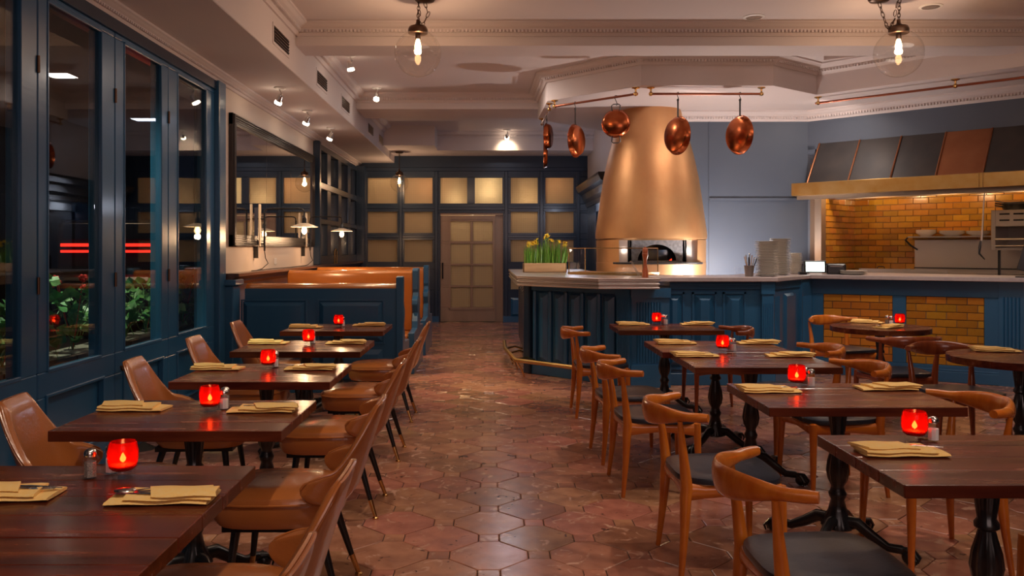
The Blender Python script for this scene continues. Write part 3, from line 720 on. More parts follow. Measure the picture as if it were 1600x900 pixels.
mb = MB(); mb.M = fr; mb.box(0, L_, -.02, .02, 1.03, 1.115).box(0, L_, -.035, .0, 1.07, 1.10); obj('top_rail', mb, 'blue', kc, bevel=.005)
for a, b_ in ((1037, 1069), (1081, 1119), (1129, 1165)):
    x0, x1 = px(a, 9.14)-1.93, px(b_, 9.14)-1.93
    mb = MB(); mb.M = fr; mb.raised(x0+.03, x1-.03, .20, .97, .0, .05, .055)
    for q in ((x0, x0+.02, .17, 1.0), (x1-.02, x1, .17, 1.0), (x0, x1, .98, 1.0), (x0, x1, .17, .19)): mb.box(q[0], q[1], -.018, .0, q[2], q[3])
    obj('raised_panel', mb, 'blue', kc)
mb = MB(); mb.M = fr; a, b_ = px(1190, 9.1)-1.93, px(1208, 9.1)-1.93
mb.box(a, b_, -.06, .0, 0, 1.11); rib(mb, [a+.018+.022*i for i in range(5)], .2, .88, -.06, .006); mb.box(a-.01, b_+.01, -.07, 0, .98, 1.11); mb.box(a-.01, b_+.01, -.07, 0, 0, .15)
obj('fluted_pilaster', mb, 'blue', kc)
fr, L_ = frame(K1, K2); mb = MB(); mb.M = fr
mb.box(0, L_, -.02, .02, 0, .13).box(0, L_, -.02, .02, 1.03, 1.115)
rib(mb, [.05+.03*i for i in range(5)], .2, .95, 0, .007)
mb.raised(.32, .62, .2, .97, 0, .025, .03)
mb.box(L_-.40, L_-.02, -.035, .02, .0, 1.11); rib(mb, [L_-.35+.05*i for i in range(6)], .2, .92, -.035, .012)
obj('angled_panelling', mb, 'blue', kc)
fr, L_ = frame(K2, K3); KF = fr
def kx(x):   # distance along the tiled front for a pixel column
    u = (x-765)/1330; d = Vector((K3[0]-K2[0], K3[1]-K2[1])).normalized()
    return (u*K2[1]-K2[0])/(d.x-u*d.y)
mb = MB(); mb.M = fr; f0, f1, f2, f3 = kx(1287), kx(1395), kx(1416), kx(1538)
holed(mb, 0, L_, 0, 1.115, [(f0, f1, .183, .935), (f2, f3, .183, .935)], -.03, .0); obj('face_frame', mb, 'blue', kc, bevel=.004)
mb = MB(); mb.M = fr; mb.box(0, L_, -.045, -.02, 0, .12).box(0, L_, -.04, -.02, .12, .14); obj('plinth', mb, 'blue', kc, bevel=.005)
for a, b_ in ((f0, f1), (f2, f3)):
    A = fr @ Vector((a, -.001, 0)); B = fr @ Vector((b_, -.001, 0))
    mb = MB(); mb.M = fr; mb.box(a, b_, -.006, .0, .183, .935); bk = obj('tile_field', mb, 'mortar', kc)
    brickwall(bk, (A.x, A.y), (B.x, B.y), .183, .935, .2, .0835, M['darktile'] if a == f0 else M['amber'], th=.02)
mb = MB(); mb.M = fr; a, b_ = kx(1560), L_
mb.box(a, b_, -.05, .0, 0, 1.115); rib(mb, [a+.05+.035*i for i in range(5)], .2, .95, -.05, .01); obj('fluted_pilaster', mb, 'blue', kc)

# oven
OX, OY = 2.16, 11.42
ov = thing('pizza_oven', 'tall conical hammered copper pizza oven behind the bar', 'oven', (OX, OY, 0))
def T0(): return None
ups = [(.70, 1.575), (.735, 1.60), (.735, 1.66), (.71, 1.85), (.675, 2.10), (.63, 2.40), (.57, 2.68), (.49, 2.98), (.42, 3.22), (.395, 3.31)]
obj('copper_cone', MB().lathe(ups, 64), 'oven', ov, True)
obj('lower_drum', MB().lathe([(.66, 1.10), (.72, 1.10), (.725, 1.28), (.70, 1.29)], 64), 'oven', ov, True)
a_ = math.radians(44)
obj('side_wall', MB().lathe([(.72, 1.28), (.725, 1.58)], 40, a0=-PI/2+a_, a1=1.5*PI-a_), 'oven', ov, True)
yr = -.44
obj('mouth_plate', MB().box(-.52, -.36, yr, yr+.02, 1.28, 1.6), 'zinc', ov); obj('mouth_plate', MB().box(.36, .52, yr, yr+.02, 1.28, 1.6), 'zinc', ov)
obj('pedestal', MB().lathe([(.60, 0), (.60, 1.10)], 32), 'blue', ov, True)
# arch surround
mb = MB(); n = 16; xo, zo = .36, 1.6
v = []; 
for i in range(n+1):
    t_ = PI*i/n; v.append((-.25*math.cos(t_), yr, 1.31+.21*math.sin(t_))); v.append((-.36*math.cos(t_)*1.0 if 0 < i < n else (-.36 if i == 0 else .36), yr, 1.6 if 0 < i < n else 1.31))
v2 = [(x, y+.02, z) for x, y, z in v]; f = [(2*i, 2*i+2, 2*i+3, 2*i+1) for i in range(n)]
mb.add(v+v2, f+[tuple(j+len(v) for j in q_) for q_ in f]+[(2*i, 2*i+len(v), 2*i+2+len(v), 2*i+2) for i in range(n)])
mb.box(-.38, .38, yr, yr+.02, 1.275, 1.312); mb.box(-.38, -.33, yr, yr+.02, 1.3, 1.6); mb.box(.33, .38, yr, yr+.02, 1.3, 1.6)
obj('arch_surround', mb, 'sootstone', ov)
obj('firebox', MB().lathe([(.40, 1.29), (.42, 1.45), (.30, 1.56), (.02, 1.58)], 24, Matrix.Translation((0, .02, 0))), 'black', ov, True)
mb = MB()
for i in range(7): mb.tube([(-.02+i*.035, yr+.10+.03*(i % 2), 1.30), (.0+i*.035, yr+.12, 1.38+.05*math.sin(i*1.9))], [.02, .008], 6)
obj('embers', mb, 'ember', ov, True)
sh = [(-.56, yr+.02), (-.58, -.50)]+[(.58*math.sin(t_/10*PI-PI/2), -.50-.24*math.cos(t_/10*PI-PI/2)) for t_ in range(1, 10)]+[(.58, -.50), (.56, yr+.02)]
obj('hearth_shelf', MB().prism(sh, 1.268, 1.292), 'iron', ov, bevel=.005)
lamp('POINT', (OX-.40, OY-.60, 1.44), .35, NEUT, .02); lamp('POINT', (OX+.42, OY-.60, 1.44), .35, NEUT, .02)

# ------------------------------------------------------------------ pan rails and copper pans
def pan_rail(pts, hang, label):
    t_ = thing('hanging_rail', label, 'rail', (0, 0, 0)); P = [Vector((*p, 3.235)) for p in pts]
    obj('pipe', MB().tube([tuple(p) for p in P], .014, 10), 'copperdark', t_, True)
    for h in hang:
        p = P[0].lerp(P[-1], h)
        obj('mounting_flange', MB().lathe([(.045, PZ), (.045, PZ-.008), (.012, PZ-.02), (.010, 3.26), (.022, 3.25), (.026, 3.235), (.022, 3.22), (.005, 3.212)], 12, Matrix.Translation((p.x, p.y, 0))), 'brass', t_, True)
    return P
R1 = pan_rail([(.79, 10.60), (1.69, 9.72)], (0.02, .98), 'copper pot rail left of the oven hood, carrying two pans')
R2 = pan_rail([(1.83, 9.73), (3.12, 9.73)], (.01, .99), 'straight copper pot rail in front of the copper oven')
R0 = pan_rail([(.76, 10.78), (.745, 12.1)], (.02, .98), 'short copper pot rail at the far left end of the soffit')
R3 = pan_rail([(3.97, 10.37), (5.51, 8.80), (6.3, 8.0)], (.01, .47, .95), 'long copper rail along the soffit above the kitchen pass')
def pan(name, label, x, y, zc, r, rz, two=False, depth=.055, tilt=0):
    """pan hangs in the rail plane; its mouth or bottom looks along local -y"""
    t_ = thing(name, label, 'pan', (x, y, zc), rz, 'copper pans on the ceiling rails')
    T = Matrix.Rotation(PI/2, 4, 'X')
    prof = [(1e-5, -depth), (r*.82, -depth), (r*.90, -depth*.8), (r, 0), (r+.006, .001), (r-.004, .004), (r*.87, -depth*.75), (r*.80, -depth+.006), (1e-5, -depth+.006)]
    mb = MB().lathe([(a, -z) for a, z in prof], 36, T, cap=False)
    obj('bowl', mb, 'copper', t_, True)
    top = 3.235-zc
    if two:
        for s_ in (1, -1):
            obj('loop_handle', MB().tube([(-.045, 0, s_*(r-.01)), (-.05, 0, s_*(r+.05)), (-.03, 0, s_*(r+.065)), (.03, 0, s_*(r+.065)), (.05, 0, s_*(r+.05)), (.045, 0, s_*(r-.01))], .006, 6), 'iron', t_, True)
        h0 = r+.06
    else:
        h0 = min(r+.24, top-.07)
        obj('handle', MB().box(-.012, .012, -.004, .004, r-.04, h0).lathe([(.008, -.005), (.018, -.005), (.018, .005), (.008, .005)], 10, Matrix.Translation((0, 0, h0)) @ T), 'iron', t_, bevel=.002)
    obj('hook', MB().tube([(0, 0, h0-.012), (.018, 0, h0), (.0, 0, h0+(top-h0)*.5), (-.018, 0, top), (-.01, 0, top+.018), (.01, 0, top+.018), (.018, 0, top+.0)], .004, 6), 'iron', t_, True)
def along(R, xpix):
    best = min(range(101), key=lambda k: abs(765+1330*R[0].lerp(R[-1], k/100).x/R[0].lerp(R[-1], k/100).y-xpix)); return R[0].lerp(R[-1], best/100)
for nm, lab, R, xp, yp, rp, rz, two in (
    ('double_handled_pan', 'round copper pan with two loop handles, seen nearly face on', R1, 962, 193, 21.5, -.25, True),
    ('frying_pan', 'copper frying pan hanging left of the two-handled pan', R1, 899, 220, 25.5, 1.0, False),
    ('frying_pan', 'copper frying pan hanging directly in front of the oven cone', R2, 1060, 212, 29.5, -1.1, False),
    ('frying_pan', 'copper frying pan hanging alone right of the oven cone', R2, 1156, 211, 30, -1.15, False),
    ('frying_pan', 'narrow-looking copper pan at the far left rail, nearer of its two', R0, 854, 213, 20, 1.25, False),
    ('frying_pan', 'copper pan seen edge on, farther one on the far left rail', R0, 850, 243, 20, 1.50, False)):
    p = along(R, xp); 
    if xp == 854: p = R[0].lerp(R[-1], .35)
    if xp == 850: p = R[0].lerp(R[-1], .75)
    pan(nm, lab, p.x, p.y, pz(yp, p.y), rp*p.y/1330, rz, two)

# ------------------------------------------------------------------ ceiling lamps
def globe(name, loc, r, zc, label, chain, canopy=(0, 0), power=16, ceilz=CZ):
    t_ = thing(name, label, 'pendant lamp', (loc[0], loc[1], ceilz)); Z = zc-ceilz
    cx, cy = canopy
    obj('canopy', MB().lathe([(1e-4, 0), (r*.45, 0), (r*.45, -.012), (r*.38, -.03), (.02, -.04), (1e-4, -.04)], 20, Matrix.Translation((cx, cy, 0))), 'bronze', t_, True)
    top = Z+r
    cap = obj('cap', MB().lathe([(1e-4, .09), (.014, .09), (.018, .06), (.03, .045), (r*.36, .03), (r*.40, .015), (r*.42, 0), (r*.42, -.03), (r*.38, -.035), (.03, -.03), (1e-4, -.03)], 20, Matrix.Translation((0, 0, top))), 'bronze', t_, True)
    if chain:
        def links(P, n):
            mb = MB()
            for i in range(n):
                t0 = (i+.5)/n; s_ = t0*(len(P)-1); k = min(int(s_), len(P)-2); a = Vector(P[k]).lerp(Vector(P[k+1]), s_-k)
                d = (Vector(P[k+1])-Vector(P[k])).normalized(); tot = sum((Vector(P[j+1])-Vector(P[j])).length for j in range(len(P)-1)); l_ = tot/n*.72
                side = (Vector((0, 1, 0)) if i % 2 else Vector((1, 0, 0))); side = (side-d*side.dot(d)); side = side.normalized() if side.length > .1 else d.orthogonal().normalized()
                ring = [a+d*l_*math.cos(q_*PI/4)+side*.013*math.sin(q_*PI/4) for q_ in range(8)]
                mb.tube([tuple(v_) for v_ in ring], .0035, 5, closed=True)
            return mb
        obj('chain', links([(cx, cy, -.04), (0, 0, top+.08)] if not (cx > .05 or cx < -.05) else [(.01, 0, -.01), (0, 0, top+.08)], max(5, int(abs(top)/.045))), 'bronze', t_, True)
        if abs(cx) > .05:
            sag = [(cx, 0, -.04), (cx+.03, 0, -.14), (cx*.6, 0, -.25), (cx*.45, 0, -.27), (cx*.25, 0, -.2), (cx*.05, 0, -.02)]
            obj('swag_chain', links(sag, 12), 'bronze', t_, True)
            obj('ceiling_hook', MB().lathe([(.02, 0), (.02, -.006), (.005, -.02)], 10), 'bronze', t_, True)
        else: obj('cord', MB().tube([(cx, cy, -.03), (cx+.03, 0, (top+.05)*.5), (.0, 0, top+.08)], .005, 6), 'bronze', t_, True)
    else: obj('rod', MB().tube([(0, 0, -.03), (0, 0, top+.08)], .007, 6), 'bronze', t_, True)
    obj('glass_globe', MB().lathe([(max(r*math.sin(PI*j/24), 1e-4), -r*math.cos(PI*j/24)+Z) for j in range(23)], 40, cap=False), 'globe', t_, True)
    s = r/.205
    obj('socket', MB().lathe([(.022*s, top-.03), (.024*s, top-.07*s-.01), (.02*s, top-.08*s)], 12), 'bronze', t_, True)
    obj('bulb', MB().lathe([(.012*s, top-.075*s), (.020*s, top-.10*s), (.029*s, top-.14*s), (.026*s, top-.175*s), (.012*s, top-.195*s), (1e-4, top-.2*s)], 14), 'bulb', t_, True)
    lamp('POINT', (loc[0], loc[1], zc-.02), power, (1, .64, .38), .035)
globe('globe_pendant', (px(653, 7.45), 7.45), .205, 3.175, 'clear glass globe pendant hanging on short double chain, upper left', True, (.06, 0))
globe('globe_pendant', (px(1404, 7.45), 7.45), .207, 3.175, 'clear glass globe pendant with swagged chain, upper right', True, (-.17, 0))
globe('globe_pendant', (px(624, 16.2), 16.2), .175, pz(286, 16.2), 'small distant globe pendant on a thin rod before the back wall', False, power=14, ceilz=PZ)
def spot(loc, ceilz, target, label, power=42, ang=1.15):
    t_ = thing('spotlight', label, 'ceiling spotlight', (loc[0], loc[1], ceilz))
    d = (Vector(target)-Vector((loc[0], loc[1], ceilz-.12))).normalized(); T = Matrix.Translation((0, 0, -.12)) @ d.to_track_quat('Z', 'Y').to_matrix().to_4x4()
    obj('base', MB().lathe([(1e-4, 0), (.062, 0), (.062, -.012), (.05, -.02), (1e-4, -.02)], 18), 'plaster', t_, True)
    obj('arm', MB().tube([(0, 0, -.02), (.02, 0, -.06), (0, 0, -.11)], .009, 8), 'silver', t_, True)
    obj('housing', MB().lathe([(.022, -.05), (.03, -.03), (.032, .03), (.036, .04), (.036, .055), (.030, .055)], 16, T), 'silver', t_, True)
    obj('lens', MB().lathe([(.0365, .030), (.040, .048), (.036, .060), (1e-4, .066)], 16, T), 'spotglow', t_, True)
    p = Vector((loc[0], loc[1], ceilz-.12))+d*.09
    lamp('SPOT', p, power, (1, .74, .46), .02, target, angle=ang, blend=.7)
spot((-2.22, 9.0), SZ, (-2.65, 9.3, 2.2), 'ceiling spotlight aimed at the near end of the mirror')
spot((-2.25, 10.5), SZ, (-2.65, 10.8, 2.2), 'middle ceiling spotlight over the mirror')
spot((-2.24, 12.0), SZ, (-2.65, 12.1, 2.2), 'farthest ceiling spotlight over the mirror')
spot((-1.58, 9.64), CZ, (-.9, 10.2, 0), 'nearer small spotlight on the ceiling left of the globe pendant', 60, 1.4)
spot((-1.54, 11.6), CZ, (-1.6, 10.4, .9), 'farther small spotlight on the ceiling beyond the globe pendant', 80, 1.4)
spot((px(792, 15.72), 15.72), CZ, (px(792, 16.0), 16.02, 3.3), 'spotlight washing the cornice above the back partition', 14, 1.8)
for (x, y, lab) in ((2.5, 8.05, 'recessed downlight near the middle of the front ceiling'), (3.99, 7.7, 'recessed downlight right of the swagged globe pendant')):
    t_ = thing('recessed_downlight', lab, 'downlight', (x, y, CZ))
    obj('trim_ring', MB().lathe([(.075, .002), (.10, .002), (.10, -.006), (.075, -.010)], 20, cap=False), 'plaster', t_, True)
    obj('reflector', MB().lathe([(.075, -.008), (.055, -.001), (1e-4, -.001)], 20), 'silver', t_, True)
# wall lamps with swing arm
def wall_lamp(Y, label):
    t_ = thing('swing_arm_lamp', label, 'wall lamp', (WX, Y, 0))
    obj('wall_channel', MB().box(.065, .09, -.016, .016, 1.49, 1.965), 'enamel', t_, bevel=.005)
    obj('back_bar', MB().box(.0, .05, .02, .045, 1.36, 1.93).box(0, .07, -.02, .03, 1.52, 1.56), 'iron', t_)
    obj('pivot_rod', MB().tube([(.13, 0, 1.44), (.13, 0, 1.86)], .011, 8).tube([(.05, 0, 1.80), (.13, 0, 1.80)], .008, 8).tube([(.05, 0, 1.52), (.13, 0, 1.52)], .008, 8), 'iron', t_, True)
    a = .575
    obj('arm', MB().tube([(.13, 0, 1.85), (.135, 0, 1.89), (.155, 0, 1.908), (.19, 0, 1.914), (a-.06, 0, 1.914), (a-.02, 0, 1.905), (a, 0, 1.885), (a, 0, 1.80)], .009, 8), 'iron', t_, True)
    obj('lamp_holder', MB().lathe([(.012, 1.82), (.026, 1.80), (.026, 1.76), (.038, 1.745), (.038, 1.735)], 14, Matrix.Translation((a, 0, 0))), 'iron', t_, True)
    obj('shade', MB().lathe([(.03, 1.752), (.05, 1.748), (.10, 1.732), (.15, 1.712), (.152, 1.708), (.10, 1.726), (.05, 1.742), (.03, 1.746)], 28, Matrix.Translation((a, 0, 0)), cap=False), 'enamel', t_, True)
    obj('bulb', MB().lathe([(.014, 1.735), (.018, 1.71), (.031, 1.675), (.030, 1.655), (.015, 1.632), (1e-4, 1.628)], 14, Matrix.Translation((a, 0, 0))), 'bulb', t_, True)
    obj('cable', MB().tube([(.13, 0, 1.44), (.135, .02, 1.36), (.15, .08, 1.30), (.10, .0, 1.24), (.08, -.12, 1.228), (.07, -.3, 1.226)], .005, 6), 'black', t_, True)
    lamp('POINT', (WX+a, Y, 1.60), 13, (1, .62, .34), .03)
wall_lamp(9.53, 'black swing-arm wall lamp with flat shade, nearer one by the mirror')
wall_lamp(11.95, 'black swing-arm wall lamp with flat shade, farther one by the mirror')
tag(obj('power_cable', MB().tube([(WX+.08, 9.2, 1.226), (WX+.06, 10.2, 1.228), (WX+.08, 11.0, 1.226), (WX+.06, 11.9, 1.228)], .005, 6), 'black', smooth=True), 'thin black cable lying on the wooden ledge under the mirror', 'cable')
tag(obj('wall_socket', MB().box(WX, WX+.008, 10.45, 10.57, 1.27, 1.35), 'plaster', bevel=.003), 'small white power socket on the cream wall below the mirror', 'socket')

# ------------------------------------------------------------------ booths
def booth(Y, label, first):
    t_ = thing('booth_bench', label, 'booth', (0, Y, 0), 0)
    x0, x1 = WX+.16, -.95; hgt = 1.06
    if first:
        obj('back_panel', MB().box(x0, x1, 0, .06, 0, hgt), 'blue', t_)
        hx = [(px(380, 8.66), px(477, 8.66)), (px(499, 8.66), px(598, 8.66))]
        for a, b_ in hx:
            obj('raised_panel', MB().raised(a, b_, .52, .93, -.0, .03, .045), 'blue', t_)
            obj('raised_panel', MB().raised(a, b_, .10, .44, -.0, .03, .045), 'blue', t_)
            mb = MB()
            for q in ((a-.02, a-.005, .5, .95), (b_+.005, b_+.02, .5, .95), (a, b_, .935, .95), (a, b_, .5, .515)): mb.box(q[0], q[1], -.012, 0, q[2], q[3])
            obj('panel_moulding', mb, 'blue', t_)
        obj('top_roll', MB().tube([(x0, .13, 1.055), (x1, .13, 1.055)], [(.055, .11)]*2, 14), 'booth', t_, True)
        obj('seat_back', MB().box(x0, x1, .06, .2, .45, 1.06), 'booth', t_, bevel=.03, seg=3)
        obj('seat', MB().box(x0, x1, .15, .70, .30, .46), 'booth', t_, bevel=.04, seg=3)
        sides = (1,)
    else:
        for s_ in (-1, 1):
            mb = MB(); n = 10; v = []
            pr = [(0, .46), (.14, .46), (.15, .60), (.13, .80), (.12, 1.0), (.13, 1.10), (.11, 1.17), (.05, 1.20), (0, 1.19)]
            mb.prism([(0, 0)]*3, 0, 0) if False else None
            P = [(a*s_, z) for a, z in pr]
            T = Matrix(((0, 0, 1, 0), (1, 0, 0, 0), (0, 1, 0, 0), (0, 0, 0, 1)))
            mb.prism(P, x0, x1, T); obj('seat_back', mb, 'booth', t_, True, bevel=.012, seg=2)
            obj('seat', MB().box(x0, x1, min(s_*.12, s_*.65), max(s_*.12, s_*.65), .30, .46), 'booth', t_, bevel=.04, seg=3)
        obj('base', MB().box(x0, x1, -.6, .6, 0, .3), 'blue', t_)
        sides = (-1, 1)
    zt = {True: 1.185}.get(first, 1.225)
    for s_ in sides:
        o0 = .0 if not first else -.02
        prof = [(o0, 0), (o0, zt-.01), (.02, zt), (.10, zt), (.125, zt-.03), (.12, .97), (.10, .93), (.13, .88), (.19, .84), (.20, .78), (.15, .72), (.12, .68), (.17, .62), (.20, .58), (.22, .50), (.66, .48), (.66, 0)]
        T = Matrix(((0, 0, 1, 0), (s_, 0, 0, 0), (0, 1, 0, 0), (0, 0, 0, 1)))
        obj('end_panel', MB().prism(prof, x1, x1+.07, T), 'blue', t_, bevel=.006)
    return t_
booth(8.66, 'booth bench whose blue panelled back faces the room', True)
booth(10.6, 'middle booth bench with curved orange leather back and blue end post', False)
booth(12.35, 'farthest orange leather booth bench before the back partition', False)

# ------------------------------------------------------------------ chairs
def make_brown():
    t_ = thing('upholstered_chair', '', 'chair')
    # seat cushion
    mb = MB(); n = 28; lay = [(.84, .345), (.93, .35), (.99, .375), (1, .41), (.995, .445), (.95, .470), (.80, .484), (.45, .492), (.02, .495)]
    v = []; f = []
    for s_, z in lay:
        for i in range(n):
            a = 2*PI*i/n; c, s0 = math.cos(a), math.sin(a); e = .62
            v.append((.02+s_*.265*math.copysign(abs(c)**e, c), s_*.25*math.copysign(abs(s0)**e, s0)*(1+.06*c), z))
    for j in range(len(lay)-1):
        for i in range(n): f.append((j*n+i, j*n+(i+1) % n, (j+1)*n+(i+1) % n, (j+1)*n+i))
    f.append(tuple(range(n))[::-1]); mb.add(v, f)
    st_ = obj('seat', mb, 'leather', t_, True)
    pp = []
    for i in range(n):
        a = 2*PI*i/n; c, s0 = math.cos(a), math.sin(a); pp.append((.02+.268*math.copysign(abs(c)**.62, c), .253*math.copysign(abs(s0)**.62, s0)*(1+.06*c), .448))
    obj('piping', MB().tube(pp, .005, 6, closed=True), 'leather', st_, True)
    # wrapped back shell
    nu, nv = 44, 12; outer = []
    def shell(u, v_, off):
        au = abs(u); th = u*1.52
        # plan curve (superellipse): rear centre at x=-.27, wings forward at x=-.06
        y = .258*math.copysign(min(1, abs(math.sin(th)))**.75, u) if u else 0
        q_ = min(1, max(0, (au-.36)/.40)); zt = .83-.010*au**2-.248*q_*q_*(3-2*q_)-.012*max(0, au-.76)/.24
        zb = .44+.05*max(0, (au-.55)/.45)**2
        if au > .80: zm_ = (zt+zb)/2; hf_ = (zt-zb)/2*math.sqrt(max(.02, 1-((au-.80)/.20)**2)); zt, zb = zm_+hf_, zm_-hf_
        z = zb+(zt-zb)*v_
        k = (z-.44)/.39
        x = -.275+.225*au**2.4*(1-.80*min(1, max(0, k)))
        x -= .125*max(0, k)**1.1; y *= (1-.20*max(0, k)**1.3)*(1+.03*math.sin(k*PI))
        nx, ny = -math.cos(th), math.sin(th)
        return (x+nx*off, y+ny*off, z)
    for off in (.022, -.022):
        for j in range(nv+1):
            for i in range(nu+1):
                u = -1+2*i/nu; v_ = j/nv
                edge = min(1, min(v_, 1-v_)*7, (1-abs(u))*9); o_ = off*math.sqrt(max(.04, 1-(1-edge)**2))
                outer.append(shell(u, v_, o_))
    n1 = (nu+1)*(nv+1); f = []
    for k in (0, 1):
        for j in range(nv):
            for i in range(nu):
                a = k*n1+j*(nu+1)+i; f.append((a, a+1, a+nu+2, a+nu+1))
    for i in range(nu): f.append((i, i+1, n1+i+1, n1+i)); b0 = nv*(nu+1); f.append((b0+i, b0+i+1, n1+b0+i+1, n1+b0+i))
    for j in range(nv):
        a = j*(nu+1); f.append((a, a+nu+1, n1+a+nu+1, n1+a)); a += nu; f.append((a, a+nu+1, n1+a+nu+1, n1+a))
    bk = obj('backrest', MB().add(outer, f), 'leather', t_, True)
    pts = [shell(-1, k/6, .0) for k in range(6)]+[shell(-1+2*i/nu, 1, .0) for i in range(nu+1)]+[shell(1, 1-k/6, .0) for k in range(1, 7)]
    for off in (.012,):
        pts = [shell(-.985, .1+.8*k/5, off) for k in range(5)]+[shell((-1+2*i/nu)*.985, .985, off) for i in range(nu+1)]+[shell(.985, .9-.8*k/5, off) for k in range(5)]
        obj('piping', MB().tube(pts, .0055, 6), 'leather', bk, True)
    obj('seat_frame', MB().box(-.21, .22, -.19, .19, .325, .352), 'black', t_)
    for (x0, y0, x1, y1) in ((.17, .16, .21, .20), (.17, -.16, .21, -.20), (-.17, .17, -.27, .215), (-.17, -.17, -.27, -.215)):
        A = Vector((x0, y0, .33)); B = Vector((x1, y1, 0)); Q = A.lerp(B, .70)
        lg = obj('leg', MB().tube([A, Q], [.020, .0125], 12), 'black', t_, True)
        obj('brass_tip', MB().tube([Q, B+Vector((0, 0, .012))], [.0135, .0105], 12).lathe([(.017, 0), (.017, .008), (.010, .014)], 12, Matrix.Translation((x1, y1, 0))), 'brass', lg, True)
    return t_
def make_elbow(dark):
    wd = 'teakdark' if dark else 'teak'
    t_ = thing('elbow_chair', '', 'chair')
    # seat pad: rounded trapezoid, dished
    n = 36; v = []; f = []
    lay = [(.94, .425), (.99, .430), (1.0, .442), (.985, .455), (.9, .461), (.6, .457), (.25, .454), (.02, .453)]
    def out(a):
        c, s0 = math.cos(a), math.sin(a); e = .5
        x = .235*math.copysign(abs(c)**e, c); y = .25*math.copysign(abs(s0)**e, s0); return x, y*(1+.10*x/.235)
    for s_, z in lay:
        for i in range(n):
            x, y = out(2*PI*i/n); v.append((x*s_+.01, y*s_, z+.012*(abs(y)/.25)**3*(-1 if s_ > .5 else 0)*0))
    for j in range(len(lay)-1):
        for i in range(n): f.append((j*n+i, j*n+(i+1) % n, (j+1)*n+(i+1) % n, (j+1)*n+i))
    f.append(tuple(range(n))[::-1])
    obj('seat', MB().add(v, f), 'blackseat', t_, True)
    # seat rails
    C = {'fl': (.215, .235), 'fr': (.215, -.235), 'rl': (-.20, .215), 'rr': (-.20, -.215)}
    for a, b_ in (('fl', 'fr'), ('rl', 'rr'), ('fl', 'rl'), ('fr', 'rr')):
        A, B = Vector((*C[a], .395)), Vector((*C[b_], .395)); mid = (A+B)/2+Vector((0, 0, .008))
        obj('seat_rail', MB().tube([A, A.lerp(B, .2), mid, A.lerp(B, .8), B], [(.042, .014), (.028, .012), (.024, .012), (.028, .012), (.042, .014)], 10), wd, t_, True)
    for k in ('fl', 'fr'):
        x, y = C[k]; obj('leg', MB().tube([(x, y, .43), (x, y, .38), (x+.004, y+.01*(1 if y > 0 else -1), .2), (x+.01, y+.02*(1 if y > 0 else -1), 0)], [.021, .023, .018, .012], 12), wd, t_, True)
    for k in ('rl', 'rr'):
        x, y = C[k]; s_ = 1 if y > 0 else -1
        obj('leg', MB().tube([(x-.03, y+.035*s_, 0), (x-.01, y+.015*s_, .2), (x, y, .37), (x+.004, y+.002*s_, .42), (x-.012, y+.008*s_, .56), (x-.03, y+.02*s_, .71)], [.012, .019, .027, .027, .020, .011], 12), wd, t_, True)
    # curved back rail: tall and flat in the middle, round at the elbows
    pts = []; rad = []; N_ = 25
    for i in range(N_):
        u = -1+2*i/(N_-1); au = abs(u)
        y = .305*math.copysign(au**.85, u)*(1-.04*au**6) if u else 0; x = -.335+.215*au**1.75; z = .735-.020*(1-au)
        pts.append((x, y, z)); e = max(0, 1-(au/.72)**2)
        rad.append((.021+.032*e, .0215-.006*e+.004*au) if au < .97 else (.018, .020))
    obj('back_rail', MB().tube(pts, rad, 14), wd, t_, True)
    return t_
brown = make_brown(); elbow = make_elbow(False); elbowd = make_elbow(True)
row = ['front', 'second', 'third', 'fourth', 'fifth']
gA, gB = 'brown chairs along the left row of tables', 'teak elbow chairs round the right tables'
for X, Y, rz, lab in (
    (-.80, 1.80, PI, 'caramel leather chair on the aisle at the bottom edge, nearest the camera'),
    (-.815, 2.47, PI, 'caramel leather chair on the aisle side of the front left table'),
    (-.86, 3.62, PI, 'caramel leather chair on the aisle side of the second left-row table'),
    (-.89, 4.84, PI, 'caramel leather chair on the aisle side of the third left-row table'),
    (-.90, 6.08, PI, 'caramel leather chair on the aisle side of the fourth left-row table'),
    (-.93, 7.40, PI, 'caramel leather chair on the aisle side of the table against the booth'),
    (-1.66, 3.72, .12, 'caramel leather chair on the window side of the second left-row table'),
    (-1.68, 4.98, .05, 'caramel leather chair on the window side of the third left-row table'),
    (-1.76, 6.2, 0, 'caramel leather chair on the window side of the fourth left-row table'),
    (-1.84, 7.5, 0, 'caramel leather chair on the window side of the table against the booth')):
    place(brown, (X, Y, 0), rz, lab, gA)
